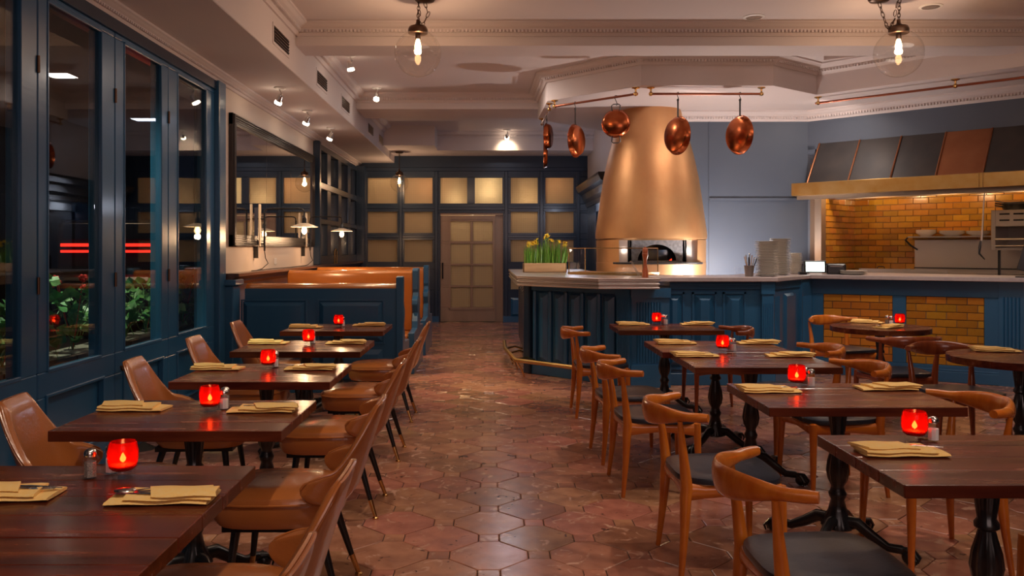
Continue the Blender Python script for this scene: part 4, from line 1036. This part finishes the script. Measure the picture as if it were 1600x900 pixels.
for X, Y, rz, lab, d in (
    (1.09, 2.80, 0, 'teak elbow chair with black seat at the front right table, aisle side', 0),
    (1.065, 3.97, 0, 'teak elbow chair on the aisle side of the second right-row table', 0),
    (1.01, 5.28, .03, 'teak elbow chair on the aisle side of the third right-row table', 0),
    (.985, 6.03, .05, 'teak elbow chair on the aisle side of the fourth right-row table', 0),
    (.98, 7.60, 0, 'teak elbow chair on the aisle side of the right-row table nearest the bar', 0),
    (2.16, 2.86, PI, 'teak elbow chair mostly cut off by the lower right edge', 0),
    (2.11, 4.06, PI, 'teak elbow chair on the kitchen side of the second right-row table', 0),
    (2.11, 5.26, PI+.05, 'teak elbow chair on the kitchen side of the third right-row table', 0),
    (2.23, 6.22, PI, 'teak elbow chair on the kitchen side of the fourth right-row table', 0),
    (2.02, 7.65, PI, 'dark stained elbow chair behind the right-row table nearest the bar', 1),
    (3.60, 8.66, -1.25, 'teak elbow chair behind the round table by the tiled counter', 0),
    (3.38, 7.08, PI/2, 'dark elbow chair with its back to the camera at round table by counter', 1),
    (3.36, 6.12, -PI/2, 'dark elbow chair behind the round table at the right edge', 1),
    (3.78, 4.93, PI*.62, 'elbow chair cut by the right edge in front of the round table', 1)):
    place(elbowd if d else elbow, (X, Y, 0), rz, lab, gB)

# ------------------------------------------------------------------ tables
def pedestal(t_):
    fl_ = lambda a, z: 1+.06*math.cos(12*a) if (.0 < z < .16 or .30 < z < .48 or z > .55) else 1
    prof = [(.055, .09), (.075, .10), (.07, .13), (.045, .18), (.032, .235), (.040, .25), (.043, .265), (.034, .28), (.030, .30), (.045, .335), (.052, .375), (.046, .425), (.032, .475), (.028, .50), (.040, .51), (.040, .525), (.030, .54), (.034, .58), (.045, .68), (.05, .695)]
    obj('column', MB().lathe(prof, 48, mod=fl_), 'iron', t_, True)
    obj('mounting_plate', MB().box(-.16, .16, -.02, .02, .69, .708).box(-.02, .02, -.16, .16, .69, .708), 'iron', t_)
    for k in range(4):
        T = Matrix.Rotation(PI/4+k*PI/2, 4, 'Z')
        mb = MB().tube([(.03, 0, .13), (.10, 0, .135), (.17, 0, .09), (.24, 0, .055), (.30, 0, .06), (.335, 0, .05)], [(.035, .03), (.030, .024), (.026, .020), (.022, .018), (.022, .02), (.012, .012)], 10, T)
        mb.sphere(T @ Vector((.335, 0, .034)), .034, 10, 8)
        for q_ in (-.5, 0, .5): mb.tube([T @ Vector((.30, 0, .065)), T @ Vector((.345, q_*.05, .062)), T @ Vector((.372, q_*.06, .03)), T @ Vector((.365, q_*.05, .005))], [.010, .009, .008, .004], 6)
        obj('foot', mb, 'iron', t_, True)
tcache = {}
def rect_table(x0, x1, y0, y1, label):
    w_, d_ = x1-x0, y1-y0
    t_ = thing('dining_table', label, 'table', ((x0+x1)/2, (y0+y1)/2, 0), 0, 'dark wooden dining tables')
    n = 4; pw = d_/n
    for k in range(n):
        a = -d_/2+k*pw
        obj('plank', MB().box(-w_/2, w_/2, a+(.0006 if k else 0), a+pw-(.0006 if k < n-1 else 0), .708, .75+random.uniform(-.0006, .0006)), 'table', t_, bevel=.0022)
    pedestal(t_); return t_
T_L = [(-1.74, -.775, 1.40, 2.117), (-1.74, -.775, 2.121, 2.82), (-1.74, -.82, 3.35, 4.03), (-1.73, -.86, 4.58, 5.31), (-1.81, -.90, 5.92, 6.65), (-1.82, -.925, 7.38, 8.10)]
T_R = [(1.263, 2.165, 2.59, 3.28), (1.265, 2.165, 3.85, 4.54), (1.245, 2.14, 5.15, 5.88), (1.20, 2.12, 5.90, 6.62), (1.14, 2.06, 7.46, 8.12)]
nl = ['dark wooden table cut off by the lower left corner', 'front left dark wooden table with the glowing candle and pepper shaker', 'second dark wooden table of the left row', 'third dark wooden table of the left row', 'fourth dark wooden table of the left row', 'last left-row table, against the blue booth']
nr = ['front right dark wooden table', 'second dark wooden table of the right row', 'third right-row table, pushed against the fourth', 'fourth right-row table, pushed behind the third', 'small dark table of the right row nearest the bar']
for a, l in zip(T_L, nl): rect_table(*a, l)
for a, l in zip(T_R, nr): rect_table(*a, l)
def round_table(x, y, r, label):
    t_ = thing('round_table', label, 'table', (x, y, 0), 0, 'round tables by the kitchen counter')
    n = 5
    for k in range(n):
        a0, a1 = -r+2*r*k/n, -r+2*r*(k+1)/n; P = []
        m_ = 12
        for i in range(m_+1):
            yy = a0+(a1-a0)*i/m_; P.append((math.sqrt(max(0, r*r-yy*yy)), yy))
        P += [(-a, b_) for a, b_ in P[::-1]]
        Q = [p for i, p in enumerate(P) if i == 0 or (abs(p[0]-P[i-1][0])+abs(p[1]-P[i-1][1])) > 1e-5]
        if (abs(Q[0][0]-Q[-1][0])+abs(Q[0][1]-Q[-1][1])) < 1e-5: Q.pop()
        obj('plank', MB().prism(Q, .703, .75), 'table', t_, bevel=.0015)
    pedestal(t_)
round_table(3.60, 7.85, .43, 'round dark wooden table in front of the tiled counter')
round_table(3.54, 5.68, .44, 'round dark wooden table cut by the right edge')

# ------------------------------------------------------------------ table settings
def make_candle():
    t_ = thing('candle_holder', '', 'candle holder', group='red glass candle holders')
    obj('glass_cup', MB().lathe([(1e-4, .024), (.030, .024), (.040, .032), (.0455, .055), (.0460, .08), (.042, .104), (.038, .113), (.0365, .113), (.040, .103), (.0435, .08), (.0435, .056), (.038, .036), (.028, .028), (1e-4, .028)], 28, cap=False), 'redglass', t_, True)
    obj('clear_foot', MB().lathe([(1e-4, 0), (.028, 0), (.033, .006), (.034, .016), (.031, .024), (1e-4, .024)], 24, mod=lambda a, z: 1+.03*math.cos(10*a)), 'glass', t_, True)
    obj('wax', MB().lathe([(1e-4, .029), (.034, .034), (.036, .040), (1e-4, .041)], 18), 'enamel', t_, True)
    obj('flame', MB().lathe([(1e-4, .046), (.0085, .053), (.0095, .060), (.005, .070), (1e-4, .078)], 10), 'candleflame', t_, True)
    return t_
def make_shaker(kind):
    t_ = thing(kind+'_shaker', '', 'shaker', group='salt and pepper shakers')
    oc = lambda r, z: [(r*math.cos(PI/8+k*PI/4), r*math.sin(PI/8+k*PI/4)) for k in range(8)]
    obj('glass_body', MB().lathe([(1e-4, 0), (.020, 0), (.022, .004), (.022, .055), (.016, .066), (.0155, .072)], 8), 'glass', t_)
    obj(kind, MB().lathe([(1e-4, .006), (.0185, .006), (.0185, .048 if kind == 'salt' else .052), (1e-4, .050)], 8), M[kind], t_)
    obj('metal_cap', MB().lathe([(.017, .068), (.019, .070), (.019, .080), (.016, .088), (.008, .092), (1e-4, .093)], 16), 'silver', t_, True)
    return t_
def make_napkin():
    t_ = thing('napkin', '', 'napkin', group='folded mustard napkins')
    def sheet(x0, x1, y0, y1, z0, z1, sk=0):
        mb = MB(); n = 12; P = []
        v = []; f = []; m_ = 8
        for i in range(n+1):
            x = x0+(x1-x0)*i/n
            for k in range(m_):
                a = 2*PI*k/m_; c, s_ = math.cos(a), math.sin(a); e = .35
                yy = (y0+y1)/2+(y1-y0)/2*math.copysign(abs(c)**e, c); zz = (z0+z1)/2+(z1-z0)/2*math.copysign(abs(s_)**.7, s_)
                v.append((x+sk*(yy-(y0+y1)/2), yy+.003*math.sin(x*31+z0*500), zz+.0016*math.sin(x*40+yy*25)))
        for i in range(n):
            for k in range(m_): f.append((i*m_+k, i*m_+(k+1) % m_, (i+1)*m_+(k+1) % m_, (i+1)*m_+k))
        f += [tuple(range(m_))[::-1], tuple(n*m_+k for k in range(m_))]; return mb.add(v, f)
    obj('folded_cloth', sheet(-.145, .14, -.068, .068, .001, .012, .05), 'linen', t_, True)
    obj('upper_fold', sheet(-.10, .145, -.066, .062, .011, .023, -.06), 'linen', t_, True)
    obj('turned_cuff', sheet(-.035, .144, -.064, .040, .021, .031, -.35), 'linen', t_, True)
    return t_
def make_cut(kind):
    t_ = thing(kind, '', 'cutlery', group='cutlery tucked into the napkins'); mb = MB()
    if kind == 'fork':
        mb.tube([(.05, 0, .024), (-.03, 0, .026), (-.07, 0, .024)], [(.0015, .006), (.0015, .0035), (.0015, .008)], 8)
        mb.box(-.094, -.070, -.011, .011, .0215, .0235)
        for k in range(4): mb.box(-.138, -.090, -.011+k*.0062, -.0078+k*.0062, .0200, .0225)
    elif kind == 'spoon':
        mb.tube([(.05, 0, .024), (-.05, 0, .027), (-.09, 0, .022)], [(.0015, .006), (.0015, .003), (.0012, .006)], 8); mb.sphere((-.118, 0, .024), .022, 14, 8, (1.4, 1, .28))
    else:
        mb.tube([(.05, 0, .024), (-.06, 0, .025), (-.13, 0, .022), (-.155, 0, .02)], [(.002, .007), (.0012, .009), (.0010, .008), (.0008, .003)], 8)
    obj('body', mb, 'silver', t_, True); return t_
candle = make_candle(); salt = make_shaker('salt'); pepper = make_shaker('pepper'); napkin = make_napkin(); fork = make_cut('fork'); spoon = make_cut('spoon'); knife = make_cut('knife')
TN = {'L1': 'front left table', 'L2': 'second left-row table', 'L3': 'third left-row table', 'L4': 'fourth left-row table', 'L5': 'table against the booth', 'R1': 'front right table', 'R2': 'second right-row table', 'R3': 'third right-row table', 'R4': 'fourth right-row table', 'R5': 'table nearest the bar', 'D1': 'round table by the tiled counter', 'D2': 'round right-edge table'}
TZ = .751
for k, x, y, sx, sy in (('L1', 192, 742, -.085, .03), ('L2', 328, 641, .05, .04), ('L3', 419, 575, .03, .05), ('L4', 482, 538, .02, .06), ('L5', 529, 511, .03, .05), ('R1', 1429, 687, .07, .0), ('R2', 1245, 603, .075, .0), ('R4', 1129, 548.5, .075, .0), ('R5', 1026, 507, .085, .0), ('D1', 1406, 509, -.07, .02)):
    Y = 957.6/(y-388)-.03; X = px(x, Y)
    place(candle, (X, Y, TZ), 0, 'glowing red glass candle holder on the '+TN[k])
    lamp('POINT', (X, Y, TZ+.088), .07, (1, .30, .10), .006)
    s1 = place(salt, (X+sx, Y+sy, TZ), 0, 'white salt shaker beside the candle on the '+TN[k])
    place(pepper, (X+(sx-.012 if sx > 0 else sx-.012), Y+sy+.055 if k != 'L1' else Y-.012, TZ), 0, 'pepper shaker beside the candle on the '+TN[k])
    if k == 'L1': s1.location = (X+sx+.03, Y+.045, TZ)
side = {'l': 'window side', 'r': 'aisle side'}
for k, x, y, rz, lab, cut in (
    ('L1', 257, 781, .05, 'aisle side', 'sfk'), ('L1', 8, 777, PI+.1, 'window side', 'fk'),
    ('L2', 210, 640, PI, 'window side', ''), ('L2', 412, 642, .04, 'aisle side', 'f'),
    ('L3', 340, 577, PI, 'window side', ''), ('L3', 486, 577, .02, 'aisle side', 'f'),
    ('L4', 420, 537, PI, 'window side', ''), ('L4', 541, 537, .02, 'aisle side', 'f'),
    ('L5', 478, 512, PI, 'window side', ''), ('L5', 577, 509, .0, 'aisle side', 'f'),
    ('R1', 1407, 709, PI, 'aisle side', 'k'), ('R2', 1202, 612, PI, 'aisle side', 'f'), ('R2', 1384, 608, .05, 'kitchen side', ''),
    ('R3', 1087, 557, PI, 'aisle side', 'f'), ('R3', 1232, 557, .0, 'kitchen side', ''), ('R4', 1056, 537, PI, 'aisle side', 'f'), ('R4', 1183, 537, 0, 'kitchen side', ''),
    ('R5', 990, 508, PI, 'aisle side', 'f'), ('R5', 1088, 507.5, 0, 'kitchen side', ''),
    ('D1', 1356, 504.5, 2.5, 'left side', ''), ('D1', 1388, 512, .6, 'right side', 's'), ('D2', 1556, 549, 2.9, 'far side', 'f')):
    Y = 957.6/(y-388); X = px(x, Y)
    place(napkin, (X, Y, TZ), rz, 'folded mustard napkin on the %s of the %s' % (lab, TN[k]))
    for c, o_, dz in (('s', .028, .1), ('f', .0, .0), ('k', -.028, -.12)):
        if c in cut:
            P = Matrix.Rotation(rz, 3, 'Z') @ Vector((0, o_, 0))
            place({'s': spoon, 'f': fork, 'k': knife}[c], (X+P.x, Y+P.y, TZ), rz+dz, '%s in the napkin on the %s of the %s' % ({'s': 'spoon', 'f': 'fork', 'k': 'knife'}[c], lab, TN[k]))
for p in (candle, salt, pepper, napkin, fork, spoon, knife, brown, elbow, elbowd): assert p['label']

# ------------------------------------------------------------------ things on the bar
def atz(x, y, z=CT): Y = (H-z)*1330/(y-388); return px(x, Y), Y
# daffodils
X0, Y0 = atz(851, 424); Y0 = 11.0; X0 = px(851, Y0)
t_ = thing('daffodil_planter', 'pale wooden trough of yellow daffodils at the left end of the bar', 'planter', (X0, Y0, CT))
obj('trough', MB().box(-.28, .28, -.07, -.055, 0, .12).box(-.28, .28, .055, .07, 0, .12).box(-.28, -.265, -.07, .07, 0, .12).box(.265, .28, -.07, .07, 0, .12).box(-.28, .28, -.07, .07, 0, .01), 'boxwood', t_, bevel=.003)
obj('soil', MB().box(-.265, .265, -.055, .055, .01, .10), 'pepper', t_)
mb = MB()
for i in range(330):
    x = random.uniform(-.26, .27); y = random.uniform(-.05, .05); h = random.uniform(.17, .28)+(.09 if -.1 < x < .2 and random.random() < .3 else 0); dx = random.gauss(0, .02)+(.03 if x > .2 else 0); dy = random.gauss(0, .02); w_ = .0045; a = random.uniform(0, PI); ca, sa = math.cos(a)*w_, math.sin(a)*w_
    mb.add([(x-ca, y-sa, .09), (x+ca, y+sa, .09), (x+dx*.4-ca, y+dy*.4-sa, .09+h*.6), (x+dx*.4+ca, y+dy*.4+sa, .09+h*.6), (x+dx, y+dy, .09+h)], [(0, 1, 3, 2), (2, 3, 4)])
o = obj('leaves', mb, 'daff', t_); o['kind'] = 'stuff'
for i in range(20):
    x = random.uniform(-.24, .30); y = random.uniform(-.06, .05); h = .345+.13*math.exp(-((x-.04)/.17)**2)*random.uniform(.5, 1)+random.uniform(-.03, .02)
    mb = MB(); a = random.uniform(0, 6)
    T = Matrix.Translation((x, y, h)) @ Matrix.Rotation(random.uniform(.6, 1.5), 4, Vector((math.cos(a), math.sin(a), 0)))
    for k in range(6):
        b_ = k*PI/3; c, s_ = math.cos(b_), math.sin(b_); mb.add([(0, 0, 0), (.016*c-.012*s_, .016*s_+.012*c, .004), (.038*c, .038*s_, .008), (.016*c+.012*s_, .016*s_-.012*c, .004)], [(0, 1, 2, 3)], T)
    mb.lathe([(.006, 0), (.007, .012), (.011, .022)], 8, T, cap=False)
    fo = obj('flower', mb, 'petal', t_)
    obj('stem', MB().tube([(x*.95, y*.9, .09), (x*.98, y, h*.7), (x, y, h)], .0028, 5), 'daff', fo)
# glass display case
fr, L_ = frame((.97, 10.22), (1.83, 9.36))
L_ = 1.1
gc = thing('display_case', 'low brass-edged glass display case standing on the bar', 'display case', (0, 0, 0))
A = Vector((px(889, 10.15), 10.15)); d = Vector((.80, -.60)).normalized()
fr, _ = frame(A, A+d); L_ = .97; dp = .38; hh = .31
for a, b_ in (((0, 0), (L_, 0)), ((0, dp), (L_, dp)), ((0, 0), (0, dp)), ((L_, 0), (L_, dp))):
    mb = MB(); mb.M = fr; mb.tube([(a[0], a[1], CT+hh), (b_[0], b_[1], CT+hh)], .005, 6).box(min(a[0], b_[0])-.012, max(a[0], b_[0])+.012, min(a[1], b_[1])-.012, max(a[1], b_[1])+.012, CT+.001, CT+.03); obj('brass_rail', mb, 'brass', gc)
for c in ((0, 0), (L_, 0), (0, dp), (L_, dp)):
    mb = MB(); mb.M = fr; mb.tube([(c[0], c[1], CT+.02), (c[0], c[1], CT+hh)], .006, 6); obj('corner_post', mb, 'brass', gc)
for q in ((0, L_, 0, 0), (0, 0, 0, dp), (L_, L_, 0, dp)):
    mb = MB(); mb.M = fr; mb.add([(q[0], q[2], CT+.03), (q[1], q[3], CT+.03), (q[1], q[3], CT+hh), (q[0], q[2], CT+hh)], [(0, 1, 2, 3)]); obj('glass_side', mb, 'glass', gc)
mb = MB(); mb.M = fr; mb.box(.01, L_-.01, .01, dp-.01, CT+.012, CT+.022); obj('base_tray', mb, 'zinc', gc)
# things by the case
X, Y = px(1008, 9.35), 9.35
t_ = thing('pepper_mill', 'tall turned wooden pepper mill on the end of the bar', 'pepper mill', (px(1008, 8.98), 8.98, CT))
obj('body', MB().lathe([(1e-4, 0), (.034, 0), (.036, .03), (.030, .05), (.032, .07), (.026, .09), (.017, .14), (.019, .19), (.030, .23), (.032, .25), (.028, .255)], 20), 'millwood', t_, True)
obj('head', MB().lathe([(.028, .257), (.030, .27), (.030, .30), (.020, .312), (.010, .316), (.010, .324), (1e-4, .326)], 20), 'millwood', t_, True)
for i in range(8):
    t_ = thing('tumbler', ('leftmost', 'second', 'third', 'fourth', 'fifth', 'sixth', 'seventh', 'rightmost')[i]+' small clear tumbler in the row left of the pepper mill', 'glass', (px(966+i*5.0, 9.55+.12*(i % 2)), 9.55+.12*(i % 2), CT), 0, 'clear tumblers by the pepper mill')
    obj('glass', MB().lathe([(1e-4, .0), (.024, 0), (.031, .09)], 14, cap=False), 'glass', t_, True)
t_ = thing('utensil_tongs', 'steel tongs leaning among the tumblers on the bar', 'tongs', (px(998, 9.4), 9.4, CT))
obj('arm', MB().tube([(0, 0, .0), (-.09, .02, .17)], [(.003, .008)]*2, 6), 'silver', t_, True); obj('arm', MB().tube([(.02, .01, .0), (-.075, .03, .17)], [(.003, .008)]*2, 6), 'silver', t_, True)
# plates
pm = MB().lathe([(1e-4, .002), (.07, .0), (.075, .002), (.122, .013), (.124, .016), (.120, .0165), (.075, .006), (1e-4, .006)], 32, cap=False).mesh('plate', M['pottery'])
for x, y, n, lab, r in ((1198, 9.38, 23, 'white plate in the left stack on the kitchen counter', 1), (1219, 9.85, 25, 'white plate in the tall middle stack on the kitchen counter', .96), (1243, 10.25, 15, 'white plate in the low right stack on the kitchen counter', .62)):
    X = px(x, y)
    for i in range(n):
        l2 = lab.replace('white plate in', 'lowest white plate of') if i == 0 else lab.replace('white plate in', 'topmost white plate of') if i == n-1 else lab.replace('white plate in', 'white plate inside')
        tag(link('plate', pm, None, (X+random.uniform(-.004, .004)+.004*math.sin(i/4), y, CT+.001+i*.0168), 0, (r, r, 1)), l2, 'plate', lab.replace('white plate in', 'plates of'))
t_ = thing('utensil_crock', 'grey metal crock holding pens and cutlery beside the plates', 'utensil holder', (px(1170.5, 9.35), 9.35, CT))
obj('crock', MB().lathe([(1e-4, 0), (.042, 0), (.055, .12), (.052, .12), (.040, .006), (1e-4, .006)], 22, cap=False), 'sootysteel', t_, True)
for i, (dx, dy, l_) in enumerate(((-.05, 0, .22), (-.03, .02, .24), (-.01, -.02, .21), (.01, .01, .25), (.03, -.01, .23), (.06, .0, .21), (.09, .01, .2))):
    tag(obj('handle', MB().tube([(t_.location.x+dx*.2, t_.location.y+dy*.2, CT+.02), (t_.location.x+dx, t_.location.y+dy, CT+l_)], .006, 8), ['doorwood', 'silver', 'black', 'silver', 'doorwood', 'silver', 'black'][i], smooth=True), ['pale wooden', 'short steel', 'black leftmost', 'tall steel', 'wooden middle', 'steel right-hand', 'black outermost'][i]+' handle sticking out of the grey crock', 'utensil', 'utensils in the crock')
bpy.context.view_layer.update()
for o in [o for o in bpy.data.objects if o.get('category') == 'utensil']: o.name = 'utensil'
t_ = thing('drinking_glass', 'short clear drinking glass left of the grey crock', 'glass', (px(1153, 9.35), 9.35, CT))
obj('glass', MB().lathe([(1e-4, .0), (.032, 0), (.042, .10)], 18, cap=False), 'glass', t_, True)
# till screen and printer
t_ = thing('till_screen', 'small glowing white till screen on the kitchen counter', 'screen', (px(1274, 10.05), 10.05, CT), -.18)
obj('bezel', MB().box(-.125, .125, -.0, .03, .02, .165, Matrix.Rotation(-.15, 4, 'X')), 'black', t_, bevel=.006)
obj('display', MB().box(-.105, .105, -.004, .0, .035, .15, Matrix.Rotation(-.15, 4, 'X')), 'screen', t_)
obj('stand', MB().box(-.07, .07, -.02, .09, 0, .02), 'plaster', t_)
t_ = thing('receipt_printer', 'black receipt printer right of the glowing till screen', 'printer', (px(1306, 10.15), 10.15, CT), -.3)
obj('housing', MB().box(-.11, .11, -.06, .1, 0, .13), 'black', t_, bevel=.02, seg=2); obj('paper_slot', MB().box(-.07, .07, -.062, -.05, .09, .1), 'sootysteel', t_)
t_ = thing('card_reader', 'black cable and reader left of the glowing till screen', 'reader', (px(1254, 10.0), 10.0, CT))
obj('body', MB().box(-.045, .045, -.04, .04, 0, .035), 'black', t_, bevel=.01); obj('cable', MB().tube([(.0, .02, .03), (.01, .04, .12), (.06, .05, .1)], .005, 6), 'black', t_, True)
for i in range(4):
    tag(link('plate', pm, None, (px(1334, 9.95), 9.95, CT+.002+i*.011), 0, (1.2, 1.2, 1)), ('lowest', 'second', 'third', 'topmost')[i]+' wide white plate in the short pile right of the receipt printer', 'plate', 'pile of wide plates by the printer')

# ------------------------------------------------------------------ cooking line in the tiled recess
def K(s_, d_, z=0): p = wp(s_, d_); return Vector((p[0], p[1], z))
def kthing(name, lab, cat, s_, d_, z):
    p = K(s_, d_); t_ = thing(name, lab, cat, (p.x, p.y, z), math.atan2(dd.y, dd.x)); return t_
def kp(xp, d_):   # distance along the recess for a pixel column at depth d_
    return min([i*.01 for i in range(0, 420)], key=lambda s_: abs(765+1330*K(s_, d_).x/K(s_, d_).y-xp))
s0, s1 = kp(1428, 1.1), kp(1562, 1.1)
ln = kthing('cooking_line', 'stainless steel cooking line with flat tops behind the counter', 'range', max(.30, s0-.9), .55, 0)
obj('body', MB().box(0, 3.2, 0, .58, 0, 1.10), 'steel', ln, bevel=.004); obj('flat_top', MB().box(.05, 3.2, -.02, .58, 1.10, 1.14), 'sootysteel', ln, bevel=.004)
sp = kthing('steel_splashback', 'plain stainless splashback panel under the bowl shelf', 'splashback', s0, 1.14, 0)
obj('panel', MB().box(0, 2.2, 0, .02, 1.14, pz(375, 11.3)), 'steel', sp); obj('bottom_rail', MB().box(0, 2.2, -.03, .0, 1.20, 1.215), 'iron', sp)
zs = pz(371, 11.1)
shf = kthing('wall_shelf', 'steel shelf with bowls on the tiled kitchen wall', 'shelf', kp(1419, .9), .88, 0)
Ls = kp(1552, .9)-kp(1419, .9)
obj('board', MB().box(0, Ls, 0, .27, zs, zs+.018), 'steel', shf, bevel=.003)
obj('bracket', MB().tube([(.0, .0, zs), (-.03, .0, zs-.03), (.0, .1, zs-.10), (.03, .27, zs-.16)], .012, 6), 'iron', shf, True)
def bowls(xp, n, r, h, lab, gname):
    s_ = kp(xp, .95)
    for i in range(n):
        p = K(s_, 1.0, zs+.019+i*h*.28)
        tag(obj('bowl', MB().lathe([(1e-4, 0), (r*.5, 0), (r*.55, .006), (r*.92, h*.7), (r, h), (r-.006, h), (r*.86, h*.65), (r*.5, .010), (1e-4, .01)], 24, cap=False), 'pottery', None, True, loc=p), ('bottom ', 'middle ', 'top ')[i]+lab, 'bowl', gname)
bowls(1445, 3, .125, .055, 'deep white bowl in the left stack on the steel shelf', 'left bowl stack')
bowls(1485, 3, .155, .045, 'wide white bowl in the middle stack on the steel shelf', 'middle bowl stack')
bowls(1527, 3, .14, .04, 'white bowl in the right stack beside the grill', 'right bowl stack')
lid = kthing('pot_lid', 'dark round lid with loop handle on the flat top', 'lid', kp(1376, .75), .75, 1.165)
obj('disc', MB().lathe([(1e-4, .012), (.13, .006), (.135, 0), (1e-4, 0)], 24), 'iron', lid, True); obj('handle', MB().tube([(-.05, 0, .008), (-.045, 0, .05), (-.03, 0, .06), (.03, 0, .06), (.045, 0, .05), (.05, 0, .008)], .006, 6), 'iron', lid, True)
pn = kthing('food_pan', 'rectangular steel food pan sunk in the cooking line', 'food pan', kp(1372, .6), .52, 1.10)
obj('pan', MB().box(-.2, .9, -.05, -.03, 0, .10).box(.33, .34, -.05, .3, 0, .1), 'steel', pn)
# salamander grill
sx0 = kp(1549, .55)
gr = kthing('salamander_grill', 'steel salamander grill with slotted top at the right edge', 'grill', sx0, .55, 0)
zg0, zg1 = pz(391, 10.3), pz(328, 10.3)
obj('side_panel', MB().box(0, .05, 0, .55, zg0, zg1), 'steel', gr, bevel=.004); obj('side_panel', MB().box(1.15, 1.2, 0, .55, zg0, zg1), 'steel', gr, bevel=.004)
obj('top_box', MB().box(.05, 1.15, .0, .55, zg1-.20, zg1), 'steel', gr, bevel=.004); obj('back_plate', MB().box(.05, 1.15, .5, .55, zg0, zg1), 'sootysteel', gr)
for r_ in range(2):
    for i in range(7): obj('vent_slot', MB().box(.09+i*.15, .20+i*.15, -.004, .0, zg1-.06-r_*.075, zg1-.04-r_*.075), 'black', gr, bevel=.006)
obj('grill_rack', MB().tube([(.05, -.02, zg0+.13), (1.15, -.02, zg0+.13)], .016, 8).tube([(.05, .0, zg0+.05), (1.15, .0, zg0+.05)], .012, 8), 'steel', gr, True)
obj('drip_tray', MB().box(.05, 1.15, 0, .5, zg0, zg0+.03), 'sootysteel', gr)
obj('support_leg', MB().box(.06, .085, .05, .08, 1.13, zg0), 'iron', gr)
p = K(sx0+.22, .75, zg1)
for i in range(3):
    tag(obj('skillet', MB().lathe([(1e-4, 0), (.13, 0), (.16, .045), (.155, .045), (.128, .006), (1e-4, .006)], 24, cap=False).tube([(-.15, 0, .04), (-.26, .0, .055)], .009, 6), 'iron' if i < 2 else 'sootysteel', None, True, loc=(p.x, p.y, zg1+.002+i*.026)), ('bottom', 'middle', 'top')[i]+' dark skillet in the pile on top of the salamander grill', 'skillet', 'skillets on the grill')
# hanging ladles / gas hose
t_ = thing('hanging_poker', 'long steel hook tool hanging in front of the tiled wall', 'tool', (0, 0, 0))
q = K(kp(1541, .05), -.02); 
obj('rod', MB().tube([(q.x, q.y, 2.16), (q.x-.015, q.y, 1.95), (q.x-.03, q.y, 1.62), (q.x-.045, q.y, 1.5)], [.007, .008, .012, .012], 8), 'steel', t_, True)
obj('clip', MB().tube([(q.x-.045, q.y, 1.56), (q.x-.06, q.y, 1.48), (q.x-.065, q.y, 1.41), (q.x+.0, q.y, 1.34)], [.012, .016, .012, .006], 8), 'iron', t_, True)
# black monitor leaning on the counter at the right edge
q_ = atz(1598, 437); t_ = thing('order_monitor', 'black angled monitor at the right edge of the counter', 'monitor', (px(1597, 9.0), 9.0, CT), -.5)
obj('screen_body', MB().box(-.07, .25, -.02, .02, .07, .40, Matrix.Rotation(.1, 4, 'X') @ Matrix.Shear('XZ', 4, (.5, 0)) if False else Matrix.Rotation(.25, 4, 'Y')), 'black', t_, bevel=.006)
obj('stand', MB().tube([(0.05, .02, 0), (.07, .03, .14)], .015, 8).box(-.06, .14, -.05, .08, 0, .012), 'black', t_)
